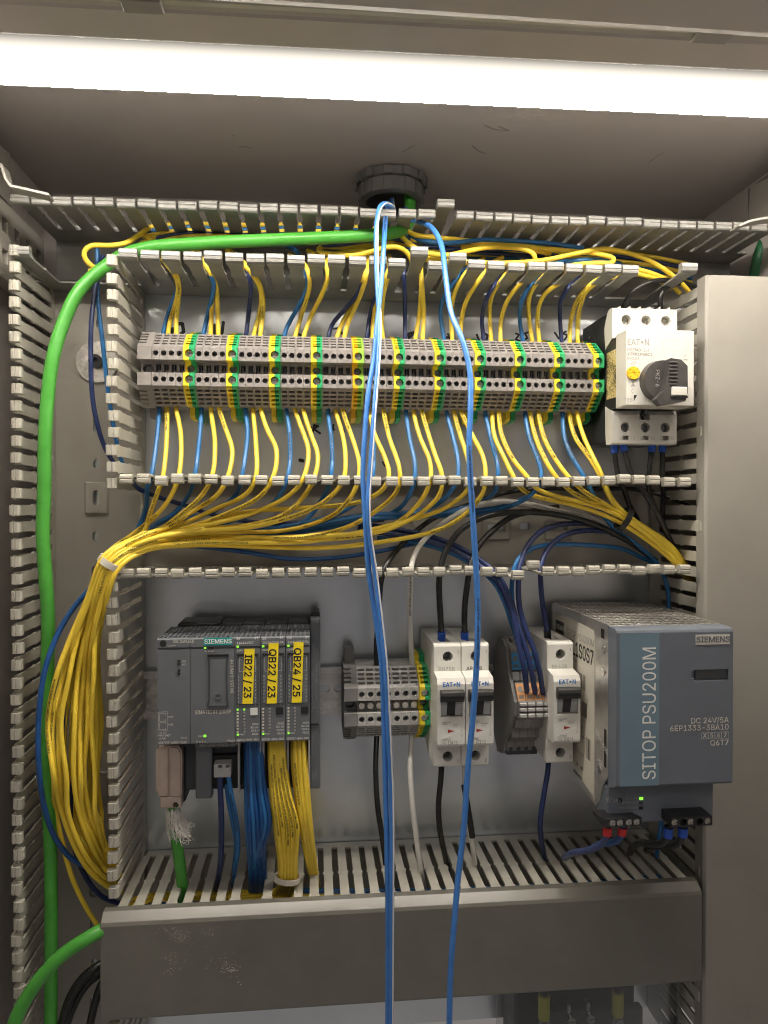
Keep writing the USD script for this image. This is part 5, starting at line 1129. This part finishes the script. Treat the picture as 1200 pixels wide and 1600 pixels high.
# power supply wires
ws([
 ('wire_slate', 2.1, 'slate blue wire with red ferrule, left under the power supply', [(950, 1289, 120), (949, 1303, 120), (944, 1315, 116), (930, 1325, 108), (912, 1330, 98), (896, 1332, 88), (882, 1340, 70)], dict(ferrule=(1, 6, 'ferrule_red'))),
 ('wire_deepblue', 2.1, 'blue wire with red ferrule, right of the pair under the power supply', [(973, 1289, 120), (972, 1301, 120), (967, 1311, 114), (955, 1317, 104), (938, 1319, 92), (925, 1326, 78)], dict(ferrule=(1, 6, 'ferrule_red'))),
 ('K', 2.3, 'black wire with blue ferrule, left under the power supply input', [(1044, 1290, 120), (1044, 1306, 120), (1036, 1317, 116), (1018, 1319, 106), (1002, 1316, 94), (990, 1322, 80), (984, 1332, 64)], dict(ferrule=(1, 7, 'ferrule_blue'))),
 ('K', 2.3, 'black wire with blue ferrule, right under the power supply input', [(1067, 1290, 120), (1067, 1305, 120), (1060, 1317, 114), (1045, 1322, 102), (1026, 1322, 88), (1010, 1328, 70)], dict(ferrule=(1, 7, 'ferrule_blue'))),
 ('B', 1.6, 'blue wire behind the input plug of the power supply', [(1033, 1282, 60), (1031, 1300, 60), (1028, 1318, 56), (1026, 1338, 48)]),
])
# controller wires
for k in range(12):
    a = k/11.0; row = k % 2
    x0 = 384+25*a; xm_ = 386+36*a; x1 = 391+24*((a*1.3) % 1)
    pts = [(x0, 1156, 66+row*5), (x0+1, 1200, 70+row*5), (x0*.5+xm_*.5+1.5*math.sin(k*2), 1245, 74+row*4), (xm_, 1285, 74+row*4), ((xm_+x1)/2, 1325, 68+row*4), (x1, 1362, 56), (x1+2*math.sin(k), 1392, 40)]
    wire(pts, 1.5, 'wire_deepblue' if k % 3 else 'wire_blue', 'blue wire, %s from the left in the bundle below the leftmost io module' % ORD[k], group=None, prints=[(22+k*3, 0, 18)] if k in (1, 8) else [])
for k in range(11):
    a = k/10.0; row = k % 2
    x0 = 421+24*a; xm_ = 430+36*a+2*math.sin(k*3); x1 = 437+25*a
    pts = [(x0, 1156, 66+row*5), (x0+1, 1195, 72+row*5), (x0*.6+xm_*.4, 1240, 76+row*4), (xm_, 1290, 74+row*5), (x1, 1350, 66+row*4), (x1, 1376, 60+row*4), (x1-6, 1394, 48), (x1-14, 1406, 36)]
    wire(pts, 1.5, 'wire_yellow', 'yellow wire, %s from the left in the tied bundle below the middle io module' % ORD[k], prints=[(8+(k*7) % 20, 12, 60)] if row else [])
for k in range(7):
    a = k/6.0; row = k % 2
    pts = [(457+20*a, 1156, 66+row*5), (458+20*a, 1195, 72+row*5), (464+18*a, 1250, 75+row*4), (471+15*a, 1295, 72+row*4), (477+13*a, 1330, 64), (484+10*a, 1362, 50), (490+8*a, 1385, 36)]
    wire(pts, 1.5, 'wire_yellow', 'yellow wire, %s from the left in the bundle below the rightmost io module' % ORD[k], prints=[(10+k*4, 12, 40)] if k in (1, 4) else [])
ws([
 ('N', 1.9, 'navy wire in the left hole of the small power plug', [(344, 1204, 76), (344, 1225, 78), (346, 1281, 74), (345, 1340, 64), (342, 1366, 54), (338, 1390, 40)]),
 ('B', 1.6, 'blue wire in the right hole of the small power plug', [(356, 1204, 76), (360, 1235, 78), (369, 1281, 74), (372, 1325, 66), (367, 1358, 54), (364, 1385, 40)], dict(prints=[(14, 0, 30)])),
 ('B', 1.6, 'second blue wire just below the small power plug', [(354, 1226, 70), (357, 1250, 74), (364, 1285, 70), (369, 1320, 62), (366, 1356, 50)]),
])
# inside the bottom duct: yellow and blue runs seen through its slots
for k in range(7):
    y = 1398+k*4
    wire([(196, y+10, 22+k*4), (240, y, 26+k*4), (300, y-2, 30+k*4), (380, y-4, 30+k*4), (440, y-6, 34+k*4), (470, y+4, 30+k*4)], 1.5, 'wire_yellow' if k < 4 else 'wire_deepblue', '%s wire, %s of those lying in the bottom duct at the left' % ('yellow' if k < 4 else 'deep blue', ORD[k] if k < 4 else ORD[k-4]))
for k in range(5):
    wire([(470, 1390+k*5, 26+k*5), (600, 1392+k*4, 30+k*4), (760, 1388+k*4, 28+k*4), (900, 1380+k*4, 30+k*4), (1060, 1366+k*4, 30+k*4)], 1.5, ['wire_blue', 'wire_deepblue', 'wire_yellow', 'wire_black', 'wire_blue'][k], '%s wire lying along the bottom duct at the right, %s from the back' % (['blue', 'deep blue', 'yellow', 'black', 'blue'][k], ORD[k]))
# blue wires of the left duct
ws([
 ('D', 1.7, 'blue wire bowing out furthest left of the yellow bundle', [(160, 900, 70), (118, 946, 74), (93, 985, 78), (70, 1047, 84), (60, 1131, 86), (61, 1202, 86), (68, 1255, 80), (84, 1305, 70), (112, 1342, 62), (140, 1356, 56), (166, 1368, 48)]),
 ('D', 1.7, 'blue wire hidden behind the yellow bundle, curving into the lower left fingers', [(150, 930, 40), (118, 1000, 44), (100, 1100, 46), (96, 1200, 46), (104, 1280, 46), (130, 1330, 44), (166, 1348, 40)]),
 ('N', 1.7, 'navy wire low behind the yellow bundle in the left duct', [(120, 1180, 36), (110, 1260, 38), (118, 1330, 40), (140, 1380, 40), (164, 1404, 38), (190, 1412, 32)]),
 ('N', 1.6, 'navy wire behind the green cable at the top of the left duct', [(160, 400, 40), (150, 448, 46), (143, 498, 50), (142, 569, 52), (145, 625, 52), (157, 681, 48), (174, 718, 42), (196, 742, 34)]),
 ('B', 1.5, 'blue wire beside the navy wire at the top of the left duct', [(152, 380, 40), (152, 440, 42), (154, 480, 44), (161, 540, 44), (167, 597, 42), (175, 653, 38), (189, 718, 32), (200, 742, 28)]),
])
# cables
def cable(pts, r, m, lab, cat='cable', **k): wire(pts, r, m, lab, name='cable', cat=cat, n=20, **k)
cable([(640, 300, 8), (641, 330, 14), (640, 348, 30), (622, 362, 52), (580, 367, 62), (520, 371, 64), (420, 375, 64), (300, 381, 62), (225, 388, 60), (186, 402, 58), (152, 426, 60), (122, 456, 64), (98, 507, 68), (83, 557, 72), (74, 625, 74), (70, 690, 76), (69, 766, 76), (67, 836, 76), (71, 900, 76), (75, 963, 74), (74, 1060, 70), (73, 1216, 66), (78, 1300, 64), (80, 1417, 62), (79, 1600, 60), (78, 1660, 60)], 4.15, 'cable_green', 'thick green cable running from the gland along the top and down the left duct')
cable([(14, 1640, 98), (22, 1600, 98), (37, 1567, 97), (67, 1523, 96), (100, 1490, 94), (133, 1468, 92), (158, 1454, 88), (200, 1440, 70)], 4.15, 'cable_green', 'short green cable curving from the bottom duct to the lower left corner')
cable([(86, 1640, 60), (97, 1600, 60), (113, 1552, 60), (134, 1524, 58), (160, 1506, 54), (200, 1490, 40)], 3.0, 'wire_black', 'thick black cable at the lower left, the upper one')
cable([(94, 1640, 52), (104, 1600, 52), (120, 1560, 52), (138, 1534, 50), (164, 1516, 46)], 3.0, 'wire_black', 'thick black cable at the lower left, close behind the upper one')
cable([(134, 1640, 60), (141, 1600, 60), (150, 1562, 58), (160, 1535, 54), (184, 1512, 44)], 2.6, 'wire_black', 'black cable at the lower left, nearest the bottom duct')
cable([(1215, 350, 30), (1196, 372, 34), (1184, 400, 36), (1176, 440, 30)], 3.6, 'cable_dark_green', 'dark green cable in the upper right corner')
# loose hanging wires
ws([
 ('wire_hang', 1.6, 'loose blue wire with white stripe hanging from the gland, its loop over the top duct', [(612, 312, 12), (614, 328, 40), (611, 322, 74), (602, 318, 86), (594, 322, 92), (589, 345, 94), (588, 400, 96), (591, 470, 100), (593, 500, 104), (591, 562, 112), (586, 625, 120), (581, 695, 128), (577, 752, 132), (575, 790, 134), (577, 830, 134), (586, 892, 134), (594, 960, 136), (602, 1035, 138), (607, 1135, 138), (612, 1260, 138), (612, 1400, 140), (611, 1600, 140), (611, 1650, 140)], dict(stripe='wire_white')),
 ('wire_hang', 1.6, 'loose blue wire hanging close beside the striped one', [(606, 318, 20), (604, 330, 60), (602, 345, 84), (600, 380, 94), (597, 427, 98), (592, 480, 102), (588, 520, 106), (584, 562, 110), (576, 610, 116), (569, 695, 124), (567, 740, 128), (571, 815, 132), (576, 890, 132), (586, 960, 132), (596, 1035, 134), (600, 1135, 134), (603, 1260, 136), (606, 1400, 138), (606, 1600, 138), (606, 1650, 138)], dict(prints=[(60, 0, 30)])),
 ('wire_hang', 1.75, 'loose single blue wire hanging down right of the striped pair', [(634, 325, 12), (640, 342, 40), (656, 347, 64), (676, 357, 82), (690, 384, 92), (696, 430, 100), (705, 490, 108), (722, 530, 116), (734, 580, 122), (735, 640, 128), (733, 700, 132), (737, 780, 134), (742, 860, 134), (746, 930, 134), (746, 1000, 136), (744, 1050, 136), (739, 1120, 136), (733, 1180, 136), (729, 1230, 136), (725, 1290, 136), (716, 1370, 136), (709, 1450, 138), (704, 1520, 138), (702, 1600, 138), (701, 1650, 138)], dict(prints=[(12, 52, 80), (240, 0, 40), (330, 40, 80)])),
])
# wires lying in the top duct
TD = [
 ('Y', [(600, 398, 44), (560, 390, 48), (520, 397, 52), (496, 392, 54), (500, 385, 50), (530, 386, 46), (575, 384, 44), (615, 378, 40)], 'yellow wire folded back in a tight loop in the middle of the top duct'),
 ('Y', [(480, 440, 46), (509, 410, 50), (516, 401, 52), (555, 399, 54), (590, 390, 56), (618, 385, 56), (634, 392, 54), (643, 404, 50), (646, 424, 44)], 'yellow wire humping over towards the bent finger of the top duct'),
 ('N', [(494, 382, 50), (520, 383, 52), (560, 378, 52), (600, 372, 50), (640, 374, 46)], 'navy wire lying under the green cable in the top duct'),
 ('Y', [(622, 362, 46), (636, 378, 52), (663, 394, 58), (697, 399, 58), (728, 393, 56), (766, 386, 54), (812, 388, 50), (860, 396, 44)], 'yellow wire dropping from the gland and waving along the top duct'),
 ('Y', [(630, 356, 44), (648, 367, 50), (680, 371, 52), (730, 376, 50), (780, 382, 48), (832, 386, 48), (880, 394, 44)], 'yellow wire leaving the gland highest in the top duct'),
 ('Y', [(650, 400, 48), (690, 405, 54), (728, 409, 58), (793, 411, 60), (847, 407, 60), (901, 396, 58), (939, 389, 54), (973, 393, 50), (1016, 408, 48), (1058, 436, 46), (1080, 460, 40)], 'long yellow wire arching over the others to the right end of the top duct'),
 ('Y', [(720, 386, 44), (760, 384, 48), (832, 387, 50), (908, 394, 52), (947, 399, 56), (962, 404, 58), (956, 411, 60), (931, 411, 62), (885, 417, 60), (860, 430, 54)], 'yellow wire turning back in a hairpin near the right of the top duct'),
 ('Y', [(930, 428, 44), (966, 418, 50), (1004, 423, 50), (1042, 438, 44), (1062, 458, 38)], 'yellow wire running out at the right end of the top duct, upper of two'),
 ('Y', [(955, 434, 52), (980, 427, 54), (1008, 431, 52), (1031, 439, 46), (1048, 452, 40)], 'yellow wire running out at the right end of the top duct, lower of two'),
 ('B', [(640, 366, 44), (660, 376, 50), (697, 380, 52), (755, 375, 50), (812, 377, 48), (862, 381, 44), (910, 388, 38)], 'blue wire crossing the yellow wires right of the gland'),
 ('B', [(850, 424, 44), (870, 412, 50), (900, 407, 52), (930, 406, 48), (970, 412, 40)], 'short blue arc under the yellow hairpin in the top duct'),
 ('N', [(690, 390, 34), (740, 394, 36), (800, 398, 36), (850, 402, 34)], 'navy wire deep in the top duct right of the loose blue wire'),
 ('D', [(740, 386, 40), (790, 388, 42), (830, 392, 42), (880, 400, 38)], 'deep blue wire deep in the top duct under the yellow ones'),
 ('Y', [(780, 386, 48), (812, 388, 54), (832, 394, 58), (838, 404, 58), (832, 414, 54)], 'yellow wire hooking down sharply in the right half of the top duct'),
 ('Y', [(170, 420, 46), (150, 420, 52), (133, 406, 56), (130, 392, 58), (142, 383, 58), (170, 384, 56), (196, 380, 52), (216, 368, 44), (232, 356, 34)], 'yellow wire looping out at the left end of the top duct'),
 ('Y', [(140, 424, 40), (165, 410, 44), (190, 398, 40), (230, 376, 36), (250, 368, 30)], 'yellow wire behind the green cable at the left end of the top duct'),
]
for k in range(6):
    y = 352+k*5
    TD.append(('YBYNYB'[k], [(222, y+4+2*k, 24+3*k), (290, y-2, 22+3*k), (370, y+3*math.sin(k), 20+3*k), (460, y-1, 22+3*k), (540, y+2, 24+3*k), (610, y+8, 30+2*k), (650, y+16, 30+2*k)], '%s wire at the back of the top duct left of the gland, %s down' % (CN['YBYNYB'[k]], ORD[k])))
for k in range(5):
    y = 384+k*7
    TD.append(('YNYBY'[k], [(660, y-6, 20+4*k), (740, y, 20+4*k), (830, y+3*math.sin(2*k), 22+4*k), (920, y+6, 20+4*k), (1010, y+16, 20+3*k), (1080, y+30, 20)], '%s wire at the back of the top duct right of the gland, %s down' % (CN['YNYBY'[k]], ORD[k])))
for c, pts, lab in TD: wire(pts, 1.7, C[c], lab)
